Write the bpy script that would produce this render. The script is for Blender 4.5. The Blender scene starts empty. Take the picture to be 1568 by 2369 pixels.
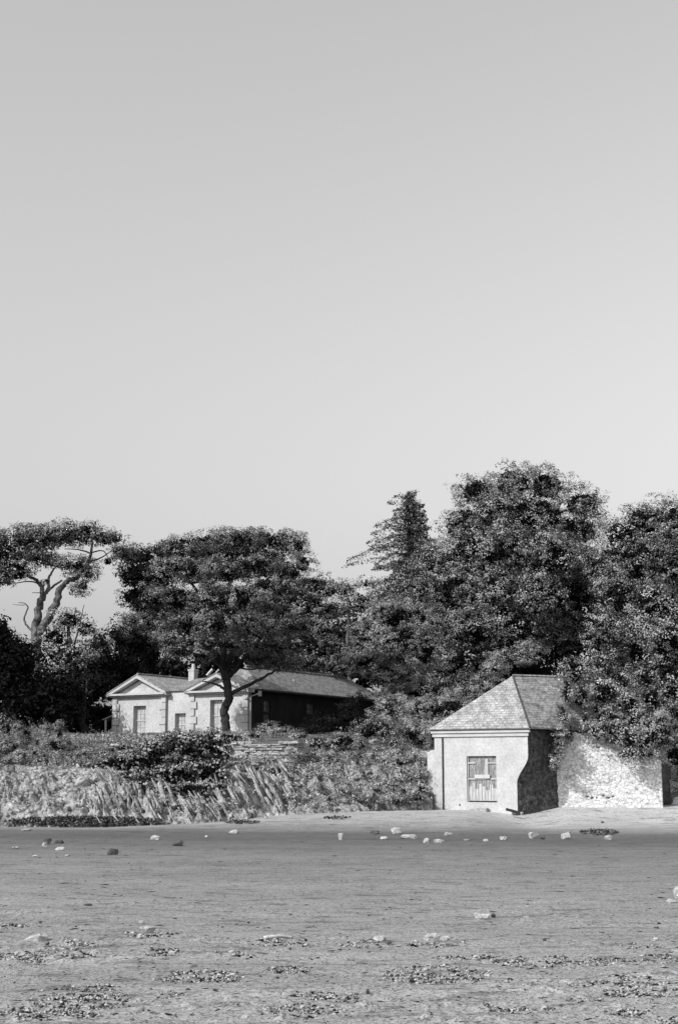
import bpy, math, random
import numpy as np
from mathutils import Vector

# ------------------------------------------------------------------ camera, sky, sun
S = bpy.context.scene
COL = S.collection
CAMZ = 1.6
F = 50.0 / 36.0 * 2369.0            # focal length in reference pixels (1568 x 2369)
TH = math.atan(615.5 / F)           # upward pitch: eye level sits at y = 1800
cd = bpy.data.cameras.new("camera")
cam = bpy.data.objects.new("camera", cd)
COL.objects.link(cam)
cam.location = (0, 0, CAMZ)
cam.rotation_euler = (math.pi / 2 + TH, 0, 0)
cd.sensor_fit = 'VERTICAL'
cd.sensor_height = 36.0
cd.lens = 50.0
cd.clip_end = 3000.0
S.camera = cam

SUN_EL = math.radians(36)
SUN_PHI = math.radians(53)          # from the viewer's side (-Y) round to the left (-X)
sv = Vector((-math.sin(SUN_PHI) * math.cos(SUN_EL), -math.cos(SUN_PHI) * math.cos(SUN_EL), math.sin(SUN_EL)))
sd_ = bpy.data.lights.new("sun", 'SUN')
sd_.energy = 3.4
sd_.angle = math.radians(0.5)
sd_.color = (1.0, 1.0, 1.0)          # black-and-white photograph: neutral light
sun = bpy.data.objects.new("sun", sd_)
COL.objects.link(sun)
sun.rotation_euler = sv.to_track_quat('Z', 'Y').to_euler()
sun.location = (-40, -20, 40)

W = bpy.data.worlds.new("World")
S.world = W
W.use_nodes = True
wn = W.node_tree
bg = wn.nodes["Background"]
sky = wn.nodes.new("ShaderNodeTexSky")
sky.sky_type = 'NISHITA'
sky.sun_disc = False
sky.sun_elevation = SUN_EL
sky.sun_rotation = math.atan2(sv.x, sv.y)
sky.dust_density = 1.6
sky.air_density = 2.0
# black-and-white film: one grey value out of the sky's red, green and blue (blue weighs most)
sep = wn.nodes.new("ShaderNodeVectorMath"); sep.operation = 'DOT_PRODUCT'
wn.links.new(sky.outputs[0], sep.inputs[0]); sep.inputs[1].default_value = (0.05, 0.15, 0.80)
wn.links.new(sep.outputs["Value"], bg.inputs[0])
bg.inputs[1].default_value = 0.128
S.view_settings.view_transform = 'Standard'
S.view_settings.look = 'None'
S.view_settings.gamma = 1.0
S.view_settings.exposure = 0.32
S.view_settings.use_curve_mapping = False

# ------------------------------------------------------------------ pixels to places
def ray(px, py):
    a = (px - 784.0) / F
    b = (1184.5 - py) / F
    return np.array([a, math.cos(TH) - b * math.sin(TH), math.sin(TH) + b * math.cos(TH)])
EYE = np.array([0, 0, CAMZ])
def P(px, py, Y):
    d = ray(px, py)
    return EYE + d * (Y / d[1])
def on_plane(px, py, p0, dv):
    """hit of the pixel with the upright plane through p0 along the level direction dv -> (distance along, z)"""
    n = np.array([dv[1], -dv[0], 0])
    d = ray(px, py)
    t = n.dot(p0 - EYE) / n.dot(d)
    q = EYE + d * t
    return float((q - p0)[:2].dot(np.array(dv[:2]))), float(q[2])
def PXM(Y):
    return Y / F

# ------------------------------------------------------------------ noise
def _h(ix, iy, iz, seed):
    n = (ix.astype(np.int64) * 374761393 + iy.astype(np.int64) * 668265263 + iz.astype(np.int64) * 2147483647 + seed * 974634777)
    n = (n ^ (n >> 13)) * 1274126177
    n = n & 0x7fffffffffff
    n = (n ^ (n >> 16))
    return (n & 0xffff) / 65535.0
def vnoise(x, y, z=None, seed=0):
    x = np.asarray(x, float); y = np.asarray(y, float)
    z = np.zeros_like(x) if z is None else np.asarray(z, float)
    ix, iy, iz = np.floor(x), np.floor(y), np.floor(z)
    fx, fy, fz = x - ix, y - iy, z - iz
    fx = fx * fx * (3 - 2 * fx); fy = fy * fy * (3 - 2 * fy); fz = fz * fz * (3 - 2 * fz)
    r = 0
    for a in (0, 1):
        for b in (0, 1):
            for c in (0, 1):
                w = (fx if a else 1 - fx) * (fy if b else 1 - fy) * (fz if c else 1 - fz)
                r = r + w * _h(ix + a, iy + b, iz + c, seed)
    return r * 2 - 1
def fbm(x, y, z=None, o=4, seed=0):
    r = 0; a = 1.0; s = 0
    for i in range(o):
        k = 2.03 ** i
        r = r + a * vnoise(x * k, y * k, None if z is None else z * k, seed + i * 17)
        s += a; a *= 0.5
    return r / s
def smooth(t):
    t = np.clip(t, 0, 1)
    return t * t * (3 - 2 * t)

# ------------------------------------------------------------------ object helpers
def tag(o, label=None, cat=None, group=None, kind=None):
    if label: o["label"] = label
    if cat: o["category"] = cat
    if group: o["group"] = group
    if kind: o["kind"] = kind
    return o
def empty(name, loc, label, cat, group=None):
    o = bpy.data.objects.new(name, None)
    o.empty_display_size = 0.3
    COL.objects.link(o)
    o.location = Vector(loc)
    return tag(o, label, cat, group)
def link(name, me, mat, parent=None):
    o = bpy.data.objects.new(name, me)
    COL.objects.link(o)
    if mat: me.materials.append(mat)
    if parent is not None: o.parent = parent
    return o
def npmesh(name, v, f, mat, parent=None, smooth_=False, origin=None, tone=None):
    """v Nx3 world coordinates, f MxK equal-sized faces"""
    v = np.asarray(v, float)
    f = np.asarray(f, np.int32)
    if parent is not None: org = np.array(parent.location)
    elif origin is not None: org = np.array(origin, float)
    else:
        org = np.array([(v[:, 0].min() + v[:, 0].max()) / 2, (v[:, 1].min() + v[:, 1].max()) / 2, v[:, 2].min()])
    me = bpy.data.meshes.new(name)
    k = f.shape[1]
    me.vertices.add(len(v)); me.vertices.foreach_set("co", (v - org).astype(np.float32).ravel())
    me.loops.add(f.size); me.loops.foreach_set("vertex_index", f.ravel())
    me.polygons.add(len(f))
    me.polygons.foreach_set("loop_start", np.arange(0, f.size, k, dtype=np.int32))
    me.polygons.foreach_set("loop_total", np.full(len(f), k, np.int32))
    if smooth_: me.polygons.foreach_set("use_smooth", np.ones(len(f), bool))
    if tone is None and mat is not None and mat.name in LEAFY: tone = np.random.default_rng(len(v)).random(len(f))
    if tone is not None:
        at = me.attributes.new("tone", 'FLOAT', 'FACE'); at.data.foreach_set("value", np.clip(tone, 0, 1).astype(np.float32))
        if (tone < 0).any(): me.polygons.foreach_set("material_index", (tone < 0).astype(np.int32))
    me.update(calc_edges=True)
    o = link(name, me, mat, parent)
    if tone is not None and (tone < 0).any(): me.materials.append(M['crown_shade'])
    if parent is None: o.location = Vector(org)
    return o

class MB:
    """collects polygons in world space, links them as ONE mesh"""
    def __init__(s): s.v = []; s.f = []
    def poly(s, pts):
        i = len(s.v); s.v += [tuple(map(float, p)) for p in pts]; s.f.append(list(range(i, i + len(pts))))
    def mesh(s, vs, fs):
        i = len(s.v); s.v += [tuple(map(float, p)) for p in vs]; s.f += [[j + i for j in f] for f in fs]
    def box8(s, c):
        s.mesh(c, [(0, 3, 2, 1), (4, 5, 6, 7), (0, 1, 5, 4), (1, 2, 6, 5), (2, 3, 7, 6), (3, 0, 4, 7)])
    def box(s, fr, u0, u1, w0, w1, z0, z1):
        s.box8([fr(u0, w0, z0), fr(u1, w0, z0), fr(u1, w1, z0), fr(u0, w1, z0), fr(u0, w0, z1), fr(u1, w0, z1), fr(u1, w1, z1), fr(u0, w1, z1)])
    def slab(s, pts, t):
        """flat polygon (top) given a thickness straight down"""
        n = len(pts); lo = [(p[0], p[1], p[2] - t) for p in pts]
        fs = [list(range(n)), list(range(2 * n - 1, n - 1, -1))] + [[i, i + n, (i + 1) % n + n, (i + 1) % n] for i in range(n)]
        s.mesh(list(pts) + lo, fs)
    def tube(s, pts, rad, k=8, cap=True):
        vs, fs = tube_arrays(pts, rad, k)
        s.mesh(vs, [list(f) for f in fs])
        if cap:
            i = len(s.v) - len(vs)
            s.f.append([i + j for j in range(k)][::-1]); s.f.append([i + len(vs) - k + j for j in range(k)])
    def build(s, name, mat, parent=None, smooth_=False, origin=None, bevel=0):
        v = np.array(s.v)
        org = np.array(parent.location) if parent is not None else (np.array(origin, float) if origin is not None else
              np.array([(v[:, 0].min() + v[:, 0].max()) / 2, (v[:, 1].min() + v[:, 1].max()) / 2, v[:, 2].min()]))
        me = bpy.data.meshes.new(name)
        me.from_pydata([tuple(p) for p in v - org], [], s.f)
        me.update()
        uv = me.uv_layers.new(name="UVMap")
        for p in me.polygons:
            n = p.normal
            e = Vector((0, 0, 1)).cross(n)
            if e.length < 0.05: e = Vector((1, 0, 0))
            e.normalize(); t = n.cross(e)
            for li in p.loop_indices:
                c = me.vertices[me.loops[li].vertex_index].co + Vector(org)
                uv.data[li].uv = (c.dot(e), c.dot(t))
            if smooth_: p.use_smooth = True
        o = link(name, me, mat, parent)
        if parent is None: o.location = Vector(org)
        if bevel:
            m = o.modifiers.new("bevel", 'BEVEL'); m.width = bevel; m.segments = 1; m.limit_method = 'ANGLE'
        return o

def tube_arrays(pts, rad, k=8):
    pts = np.array(pts, float); n = len(pts)
    rad = np.broadcast_to(np.array(rad, float), (n,))
    T = np.gradient(pts, axis=0); T /= np.linalg.norm(T, axis=1)[:, None] + 1e-9
    ref = np.array([0.13, 0.99, 0.05]) if abs(T[0][2]) > 0.5 else np.array([0, 0.1, 1.0])
    vs = []
    for i in range(n):
        a = np.cross(T[i], ref); a /= np.linalg.norm(a) + 1e-9
        b = np.cross(T[i], a)
        for j in range(k):
            w = 2 * math.pi * j / k
            vs.append(pts[i] + rad[i] * (a * math.cos(w) + b * math.sin(w)))
    fs = [(i * k + j, i * k + (j + 1) % k, (i + 1) * k + (j + 1) % k, (i + 1) * k + j) for i in range(n - 1) for j in range(k)]
    return vs, fs
def bend(pts, n=10, wob=0.0, seed=0):
    """smooth curve through the points (Catmull-Rom) with a little wobble"""
    pts = np.array(pts, float); r = np.random.default_rng(seed)
    if len(pts) == 2: pts = np.array([pts[0], (pts[0] + pts[1]) / 2 + r.normal(0, wob, 3), pts[1]])
    q = np.vstack([2 * pts[0] - pts[1], pts, 2 * pts[-1] - pts[-2]])
    out = []
    for i in range(1, len(q) - 2):
        for t in np.linspace(0, 1, n, endpoint=False):
            out.append(0.5 * ((2 * q[i]) + (-q[i - 1] + q[i + 1]) * t + (2 * q[i - 1] - 5 * q[i] + 4 * q[i + 1] - q[i + 2]) * t * t + (-q[i - 1] + 3 * q[i] - 3 * q[i + 1] + q[i + 2]) * t ** 3))
    out.append(pts[-1]); out = np.array(out)
    out[1:-1] += r.normal(0, wob * 0.3, (len(out) - 2, 3))
    return out

# ------------------------------------------------------------------ materials (all grey: the photograph is black and white)
LEAFY = {'broad_leaf', 'pale_leaf', 'pine_needles', 'shade_dark_leaf', 'dark_wrack', 'deep_leaf', 'ivy_leaf', 'dry_scrub', 'dry_weed', 'silvery_leaf'}
def g(v): return (v, v, v, 1)
def material(name, a, b, scale=3.0, detail=6, rough=0.9, bump=0.0, bscale=20.0, lo=0.35, hi=0.65, speck=0.0, sscale=38, kind=None, spec=0.2, stretch=None, bdist=0.03):
    """base value varies between a and b over a procedural noise; optional brick / slate / plank joints"""
    m = bpy.data.materials.new(name); m.use_nodes = True
    nt = m.node_tree; N = nt.nodes; L = nt.links
    p = N["Principled BSDF"]; p.inputs["Roughness"].default_value = rough
    p.inputs["Specular IOR Level"].default_value = spec
    tc = N.new("ShaderNodeTexCoord"); mp = N.new("ShaderNodeMapping")
    geo = N.new("ShaderNodeNewGeometry")
    L.new(geo.outputs["Position"], mp.inputs["Vector"])
    if stretch: mp.inputs["Scale"].default_value = stretch
    n1 = N.new("ShaderNodeTexNoise"); n1.inputs["Scale"].default_value = scale; n1.inputs["Detail"].default_value = detail
    n1.inputs["Roughness"].default_value = 0.65
    L.new(mp.outputs[0], n1.inputs["Vector"])
    cr = N.new("ShaderNodeValToRGB")
    cr.color_ramp.elements[0].position = lo; cr.color_ramp.elements[0].color = g(a)
    cr.color_ramp.elements[1].position = hi; cr.color_ramp.elements[1].color = g(b)
    L.new(n1.outputs["Fac"], cr.inputs[0])
    out = cr.outputs[0]
    if speck:
        n3 = N.new("ShaderNodeTexNoise"); n3.inputs["Scale"].default_value = sscale; n3.inputs["Detail"].default_value = 3
        L.new(mp.outputs[0], n3.inputs["Vector"])
        c3 = N.new("ShaderNodeValToRGB")
        c3.color_ramp.elements[0].position = 0.36; c3.color_ramp.elements[0].color = g(1 - speck)
        c3.color_ramp.elements[1].position = 0.56; c3.color_ramp.elements[1].color = g(1)
        L.new(n3.outputs["Fac"], c3.inputs[0])
        mx = N.new("ShaderNodeMix"); mx.data_type = 'RGBA'; mx.blend_type = 'MULTIPLY'; mx.inputs[0].default_value = 1
        L.new(out, mx.inputs[6]); L.new(c3.outputs[0], mx.inputs[7]); out = mx.outputs[2]
    hsrc = None
    if kind in ('slate', 'stone', 'plank', 'ashlar'):
        br = N.new("ShaderNodeTexBrick")
        L.new(tc.outputs["UV"], br.inputs["Vector"])
        w, h, mo = {'slate': (0.2, 0.13, 0.008), 'stone': (0.3, 0.06, 0.012), 'plank': (0.12, 9.0, 0.012), 'ashlar': (0.6, 0.3, 0.006)}[kind]
        br.inputs["Scale"].default_value = 1; br.inputs["Brick Width"].default_value = w; br.inputs["Row Height"].default_value = h
        br.inputs["Mortar Size"].default_value = mo; br.inputs["Mortar Smooth"].default_value = 0.3
        br.inputs["Color1"].default_value = g(0.78); br.inputs["Color2"].default_value = g(1.0); br.inputs["Mortar"].default_value = g(0.35 if kind != 'ashlar' else 0.8)
        if kind == 'plank': br.offset = 0
        mx = N.new("ShaderNodeMix"); mx.data_type = 'RGBA'; mx.blend_type = 'MULTIPLY'; mx.inputs[0].default_value = 0.85
        L.new(out, mx.inputs[6]); L.new(br.outputs["Color"], mx.inputs[7]); out = mx.outputs[2]
        hsrc = br.outputs["Fac"]
    if kind == 'rubble':
        vo = N.new("ShaderNodeTexVoronoi"); vo.feature = 'DISTANCE_TO_EDGE'; vo.inputs["Scale"].default_value = 3.2
        wp = N.new("ShaderNodeMapping"); wp.inputs["Scale"].default_value = (1, 1, 2.0)
        nz_ = N.new("ShaderNodeTexNoise"); nz_.inputs["Scale"].default_value = 3; L.new(geo.outputs["Position"], nz_.inputs["Vector"])
        av = N.new("ShaderNodeVectorMath"); av.operation = 'MULTIPLY_ADD'; L.new(nz_.outputs["Color"], av.inputs[0]); av.inputs[1].default_value = (.25, .25, .25); L.new(geo.outputs["Position"], av.inputs[2])
        L.new(av.outputs[0], wp.inputs["Vector"]); L.new(wp.outputs[0], vo.inputs["Vector"])
        cv = N.new("ShaderNodeValToRGB"); cv.color_ramp.elements[0].position = 0.0; cv.color_ramp.elements[0].color = g(0.55)
        cv.color_ramp.elements[1].position = 0.06; cv.color_ramp.elements[1].color = g(1); L.new(vo.outputs["Distance"], cv.inputs[0])
        mx = N.new("ShaderNodeMix"); mx.data_type = 'RGBA'; mx.blend_type = 'MULTIPLY'; mx.inputs[0].default_value = 0.7
        L.new(out, mx.inputs[6]); L.new(cv.outputs[0], mx.inputs[7]); out = mx.outputs[2]
        cm = N.new("ShaderNodeMath"); cm.operation = 'SUBTRACT'; cm.inputs[0].default_value = 1; L.new(cv.outputs[0], cm.inputs[1]); hsrc = cm.outputs[0]
    L.new(out, p.inputs["Base Color"])
    if bump:
        n2 = N.new("ShaderNodeTexNoise"); n2.inputs["Scale"].default_value = bscale; n2.inputs["Detail"].default_value = 5
        L.new(mp.outputs[0], n2.inputs["Vector"])
        bp = N.new("ShaderNodeBump"); bp.inputs["Strength"].default_value = bump; bp.inputs["Distance"].default_value = bdist
        h = n2.outputs["Fac"]
        if hsrc is not None:
            mt = N.new("ShaderNodeMath"); mt.operation = 'SUBTRACT'
            L.new(h, mt.inputs[0]); L.new(hsrc, mt.inputs[1]); h = mt.outputs[0]
        L.new(h, bp.inputs["Height"]); L.new(bp.outputs[0], p.inputs["Normal"])
    return m
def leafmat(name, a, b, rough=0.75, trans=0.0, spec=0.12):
    """leaf value from each spray's own tone (random dark to pale, painting shaded and lit clumps) with a little change leaf by leaf"""
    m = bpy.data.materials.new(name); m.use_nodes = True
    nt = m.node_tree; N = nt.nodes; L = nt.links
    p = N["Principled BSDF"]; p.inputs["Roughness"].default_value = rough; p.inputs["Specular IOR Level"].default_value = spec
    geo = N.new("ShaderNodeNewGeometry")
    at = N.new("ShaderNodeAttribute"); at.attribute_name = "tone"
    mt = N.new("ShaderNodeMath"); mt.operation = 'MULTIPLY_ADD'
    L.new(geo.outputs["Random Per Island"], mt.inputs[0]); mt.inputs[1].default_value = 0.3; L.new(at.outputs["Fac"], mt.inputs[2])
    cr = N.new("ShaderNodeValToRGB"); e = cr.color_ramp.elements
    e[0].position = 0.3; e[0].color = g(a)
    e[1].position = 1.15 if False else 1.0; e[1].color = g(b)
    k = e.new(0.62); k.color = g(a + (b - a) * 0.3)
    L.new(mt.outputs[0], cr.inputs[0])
    L.new(cr.outputs[0], p.inputs["Base Color"])
    return m

M = {}
M['white_render'] = material('white_render', 0.44, 0.56, 1.2, bump=0.4, bscale=14, speck=0.16, sscale=13)
M['house_render'] = material('house_render', 0.44, 0.56, 0.8, bump=0.3, bscale=9, speck=0.2, sscale=9)
M['house_side'] = material('house_side_shade', 0.008, 0.02, 1.0, bump=0.3, bscale=10)  # near-black: the shade on this side is put into the wall colour
M['shade_dark_stone'] = material('shade_dark_stone', 0.035, 0.16, 6.0, detail=8, bump=0.8, bscale=9, speck=0.5, sscale=13, kind='rubble')  # dark stone colour carries the shade of the walls turned from the sun
M['whitewash'] = material('whitewashed_rubble', 0.4, 0.8, 4.0, detail=9, bump=0.9, bscale=16, speck=0.35, sscale=13, lo=0.3, hi=0.48, kind='rubble')
M['rubble'] = material('slate_rubble', 0.2, 0.7, 3.0, detail=9, bump=1.0, bscale=12, stretch=(1, 1, 5), speck=.4, sscale=13)
M['quoin'] = material('quoin_stone', 0.38, 0.5, 2.0, bump=0.2)
M['slate_light'] = material('slate_sunlit', 0.26, 0.56, 3.2, detail=9, bump=0.6, bscale=22, speck=.3, sscale=13, kind='slate')  # paler copy of the roof slate: sunlit brightness put into the colour
M['slate'] = material('slate_roof', 0.17, 0.46, 3.5, detail=9, bump=0.6, bscale=22, speck=.4, sscale=13, kind='slate')
M['slate_dark'] = material('slate_dark', 0.05, 0.09, 3.0, bump=0.4)
M['trim'] = material('painted_trim', 0.42, 0.52, 3.0, rough=0.6, bump=0.1)
M['dark_trim'] = material('dark_iron', 0.02, 0.035, 6.0, rough=0.6)
M['glass'] = material('window_glass', 0.3, 0.55, 2.0, rough=0.12, spec=0.6)
M['glass_dark'] = material('dark_glass', 0.05, 0.09, 3.0, rough=0.15, spec=0.5)
M['board_dark'] = material('weathered_boards', 0.14, 0.42, 7.0, rough=0.9, bump=0.4, stretch=(3, 3, 0.5), speck=0.4)
M['board_pale'] = material('bleached_boards', 0.36, 0.62, 6.0, rough=0.9, bump=0.4, kind='plank', stretch=(3, 3, 0.5))
M['rock'] = material('slate_rock', 0.12, 0.58, 2.4, detail=11, bump=1.0, bscale=8, speck=0.6, bdist=0.12)
M['stone_pale'] = material('pale_stone', 0.26, 0.52, 9.0, bump=1.0, bscale=22, speck=0.35)
M['stone_wall'] = material('lichened_stone', 0.2, 0.5, 5.0, detail=8, bump=1.0, bscale=12, speck=0.4)
M['stone_near'] = material('foreground_stone', 0.3, 0.6, 9.0, bump=1.0, bscale=30, speck=0.15)
M['stone_dark'] = material('dark_stone', 0.05, 0.13, 9.0, bump=0.8, bscale=25)
M['stone_mid'] = material('grey_stone', 0.26, 0.46, 9.0, bump=0.8, bscale=25)
M['bark'] = material('tree_bark', 0.02, 0.07, 5.0, bump=1.0, bscale=12, stretch=(1, 1, 0.35))
M['bark_pale'] = material('pale_bark', 0.05, 0.2, 4.0, bump=1.0, bscale=10, stretch=(1, 1, 0.35))
M['drift'] = material('bleached_wood', 0.35, 0.55, 8.0, bump=0.3)
M['earth'] = material('scrub_earth', 0.03, 0.16, 0.8, detail=9, bump=1.0, bscale=3, speck=0.5, bdist=0.1)
M['crown_shade'] = material('crown_gap_shade', 0.008, 0.02, 4.0)  # near-black fill colour painting the shaded gaps inside crowns
M['leaf_broad'] = leafmat('broad_leaf', 0.035, 0.44)
M['leaf_pale'] = leafmat('pale_leaf', 0.06, 0.5)
M['leaf_silver'] = leafmat('silvery_leaf', 0.14, 0.46)
M['leaf_pine'] = leafmat('pine_needles', 0.035, 0.36)
M['leaf_dark'] = leafmat('shade_dark_leaf', 0.002, 0.012)  # near-black: the shade on these plants is put into the leaf colour
M['wrack'] = leafmat('dark_wrack', 0.01, 0.2)
M['leaf_deep'] = leafmat('deep_leaf', 0.004, 0.09)
M['leaf_ivy'] = leafmat('ivy_leaf', 0.02, 0.44)
M['leaf_dry'] = leafmat('dry_scrub', 0.05, 0.55)
M['weed'] = leafmat('dry_weed', 0.005, 0.42)

# ------------------------------------------------------------------ foliage
def leaf_quads(c, nrm, L, aspect, rng):
    n = len(c)
    nrm = nrm / (np.linalg.norm(nrm, axis=1)[:, None] + 1e-9)
    r = rng.normal(size=(n, 3)); t = np.cross(nrm, r); t /= np.linalg.norm(t, axis=1)[:, None] + 1e-9
    b = np.cross(nrm, t)
    L = np.broadcast_to(L, (n,))[:, None] * 0.5
    droop = nrm * L * 0.35
    v = np.stack([c - t * L - droop, c - b * L * aspect, c + t * L - droop, c + b * L * aspect], axis=1).reshape(-1, 3)
    f = np.arange(4 * n).reshape(-1, 4)
    return v, f
def env_m(e):
    px, py, rx, ry, Y = e[:5]
    c = P(px, py, Y); a = rx * PXM(Y); b = ry * PXM(Y)
    return c, np.array([a, e[5] if len(e) > 5 else min(max(a, b) * 0.9, 4.5), b])
def crown(envs, puff=0.7, leaf=0.2, dens=1.0, aspect=0.55, flat=0.8, seed=1, fill=1.0, up=0.35, spread=0.9, back=0.45, upright=0.0, grow=1.0, jit=0.0, pk=1.9, core=(), sprays=2.4):
    rng = np.random.default_rng(seed)
    E = [env_m((e[0], e[1], e[2] * grow, e[3] * grow, e[4] + rng.uniform(-jit, jit)) + tuple(e[5:])) for e in envs]
    C = []; R = []; D = []
    for i, (c, r) in enumerate(E):
        area = 4 * math.pi * ((r[0] * r[2]) ** 1.6 / 3 + (r[0] * r[1]) ** 1.6 / 3 + (r[1] * r[2]) ** 1.6 / 3) ** (1 / 1.6)
        n = max(4, int(area / (puff * puff * pk)))
        d = rng.normal(size=(n, 3)); d /= np.linalg.norm(d, axis=1)[:, None]
        keep = (rng.random(n) < np.where(d[:, 1] > 0.25, back, 1.0))
        d = d[keep]
        rr = np.maximum(r - puff * 0.55, r * 0.5)
        p = c + d * rr * rng.uniform(0.8, 1.1, (len(d), 1))
        ok = np.ones(len(d), bool)
        for j, (c2, r2) in enumerate(E):
            if j != i: ok &= (np.linalg.norm((p - c2) / r2, axis=1) > 0.72)
        C.append(p[ok]); D.append(d[ok]); R.append(puff * rng.choice([0.4, 0.6, 0.85, 1.25], ok.sum()) * rng.uniform(.85, 1.15, ok.sum()))
    C = np.vstack(C); R = np.concatenate(R); D = np.vstack(D)
    # every puff carries small sprays of leaves; a spray's leaves face much the same way, so it catches light or falls dark as one
    sub = leaf * sprays
    ns = np.maximum(3, (4 * math.pi * R * R / (sub * sub) * 0.5 * dens)).astype(int)
    i1 = np.repeat(np.arange(len(C)), ns); m = len(i1)
    d = rng.normal(size=(m, 3)); d /= np.linalg.norm(d, axis=1)[:, None]
    o = (d * D[i1]).sum(1); sel = rng.random(m) < np.where(o < -0.2, 0.25, 1.0)
    d = d[sel]; i1 = i1[sel]; m = len(i1)
    sc_ = C[i1] + d * (R[i1][:, None] * np.array([1.15, 1.0, flat])) * rng.uniform(0.62, 1.08, (m, 1))
    sdir = d + 0.35 * D[i1] + rng.normal(size=(m, 3)) * 0.3
    k = max(5, int(1.5 * (sprays ** 2) / aspect * 0.62))
    idx = np.repeat(np.arange(m), k); mm = len(idx)
    e = rng.normal(size=(mm, 3)); e /= np.linalg.norm(e, axis=1)[:, None]
    q = sc_[idx] + e * sub * rng.uniform(0.3, 0.75, (mm, 1)) * np.array([1.15, 1.15, 0.8])
    nr = sdir[idx] * spread + e * 0.55 + rng.normal(size=(mm, 3)) * 0.3 + np.array([0, 0, up])
    m = mm
    tn = rng.random(len(sc_))[idx] * .55 + rng.random(len(C))[i1][idx] * .45  # random tone per spray and puff paints lit and dark clumps
    if upright: nr[:, 2] *= (1 - upright)
    v, f = leaf_quads(q, nr, leaf * rng.uniform(0.55, 1.35, m), aspect, rng)
    V = [v]; Fc = [f]; base = len(v); T = [tn]
    if fill:  # near-black filler quads stand in for shade deep in the crown
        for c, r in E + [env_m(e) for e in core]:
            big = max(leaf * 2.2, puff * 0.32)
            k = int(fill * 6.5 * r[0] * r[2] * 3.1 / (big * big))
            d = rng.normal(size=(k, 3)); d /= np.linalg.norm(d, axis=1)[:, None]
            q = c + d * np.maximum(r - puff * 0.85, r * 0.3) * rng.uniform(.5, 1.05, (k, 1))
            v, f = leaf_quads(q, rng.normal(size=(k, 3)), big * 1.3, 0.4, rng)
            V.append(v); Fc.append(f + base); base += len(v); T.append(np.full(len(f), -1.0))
    return np.vstack(V), np.vstack(Fc), np.concatenate(T)

def limbs(parts, k=7, seed=0):
    """parts: (points, r0, r1) -> one mesh"""
    V = []; Fs = []; b = 0
    for i, (pts, r0, r1) in enumerate(parts):
        q = bend(pts, 7, wob=r0 * 0.5, seed=seed + i)
        v, f = tube_arrays(q, np.linspace(r0, r1, len(q)), k)
        V.append(np.array(v)); Fs.append(np.array(f) + b); b += len(v)
    return np.vstack(V), np.vstack(Fs)
def auto_limbs(base, top, envs, r, seed=0, n=9):
    rng = np.random.default_rng(seed)
    parts = [([base, (base + top) / 2 + rng.normal(0, 0.2, 3), top], r, r * 0.45)]
    E = [env_m(e)[0] for e in envs]
    for j in range(min(n, len(E) * 2)):
        c = E[j % len(E)] + rng.normal(0, 0.5, 3)
        t = rng.uniform(0.45, 1.0); s = base * (1 - t) + top * t
        parts.append(([s, (s + c) / 2 + np.array([0, 0, -0.3]), c], r * 0.42, r * 0.1))
    return limbs(parts, seed=seed)
def tree(name, label, envs, base, top, r, lm, bm, parts=None, cat='tree', group=None, seed=1, **kw):
    """base/top: (px, py, Y)"""
    b = P(*base); t = P(*top)
    e = empty(name, b, label, cat, group)
    v, f, tn = crown(envs, seed=seed, **kw)
    npmesh('crown', v, f, lm, e, tone=tn)
    if parts is None: v, f = auto_limbs(b, t, envs, r, seed)
    else: v, f = limbs(parts, seed=seed)
    npmesh('trunk', v, f, bm, e, True)
    return e
def bush(name, label, envs, lm, cat='bush', group=None, seed=1, **kw):
    v, f, tn = crown(envs, seed=seed, **kw)
    o = npmesh(name, v, f, lm, tone=tn)
    return tag(o, label, cat, group)

# ------------------------------------------------------------------ ground
def beach_h(x, y):
    x = np.asarray(x, float); y = np.asarray(y, float)
    k = 0.06 + 0.42 * smooth((x + 9) / 10)
    h = k * smooth((y - 43.5) / 9.5)
    wx = smooth((x - 4.2) / 2.5)
    h = h * (1 - wx) + wx * (0.56 * smooth((y - 49.8) / 4.0) + 0.14 * (smooth((x - 6.8) / 1.8) - .6) * smooth((y - 48) / 3))
    h = h + 0.05 * fbm(x * 0.25, y * 0.16, seed=3) * smooth((y - 6) / 6)
    return h
def beach_fine(x, y):
    a = np.clip((45 - y) / 25, 0.12, 1)
    rip = fbm(x * 1.1, y * 1.6, seed=5, o=5) * 0.03
    m = smooth((fbm(x * 0.5, y * 0.7, seed=9, o=3) + 0.12) * 3)
    lump = np.maximum(fbm(x * 5, y * 6, seed=11, o=3), 0) ** 1.5 * 0.06 * m * smooth((24 - y) / 10)
    return rip * a + lump
def G(px, py):
    """where the pixel's sight line meets the beach"""
    d = ray(px, py); lo, hi = 3.0, 70.0
    for i in range(60):
        t = (lo + hi) / 2; q = EYE + d * (t / d[1])
        if q[2] > beach_h(q[0], q[1]): lo = t
        else: hi = t
    return EYE + d * (lo / d[1])

def sheet(name, xs, ys, hf, mat, fan=True):
    s, y = np.meshgrid(xs, ys)
    x = s * np.maximum(y, 6.0) if fan else s
    z = hf(x, y)
    v = np.stack([x, y, z], -1).reshape(-1, 3)
    nx, ny = len(xs), len(ys)
    i = np.arange(nx * ny).reshape(ny, nx)
    f = np.stack([i[:-1, :-1], i[:-1, 1:], i[1:, 1:], i[1:, :-1]], -1).reshape(-1, 4)
    return npmesh(name, v, f, mat, smooth_=True, origin=(0, 0, 0))

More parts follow.
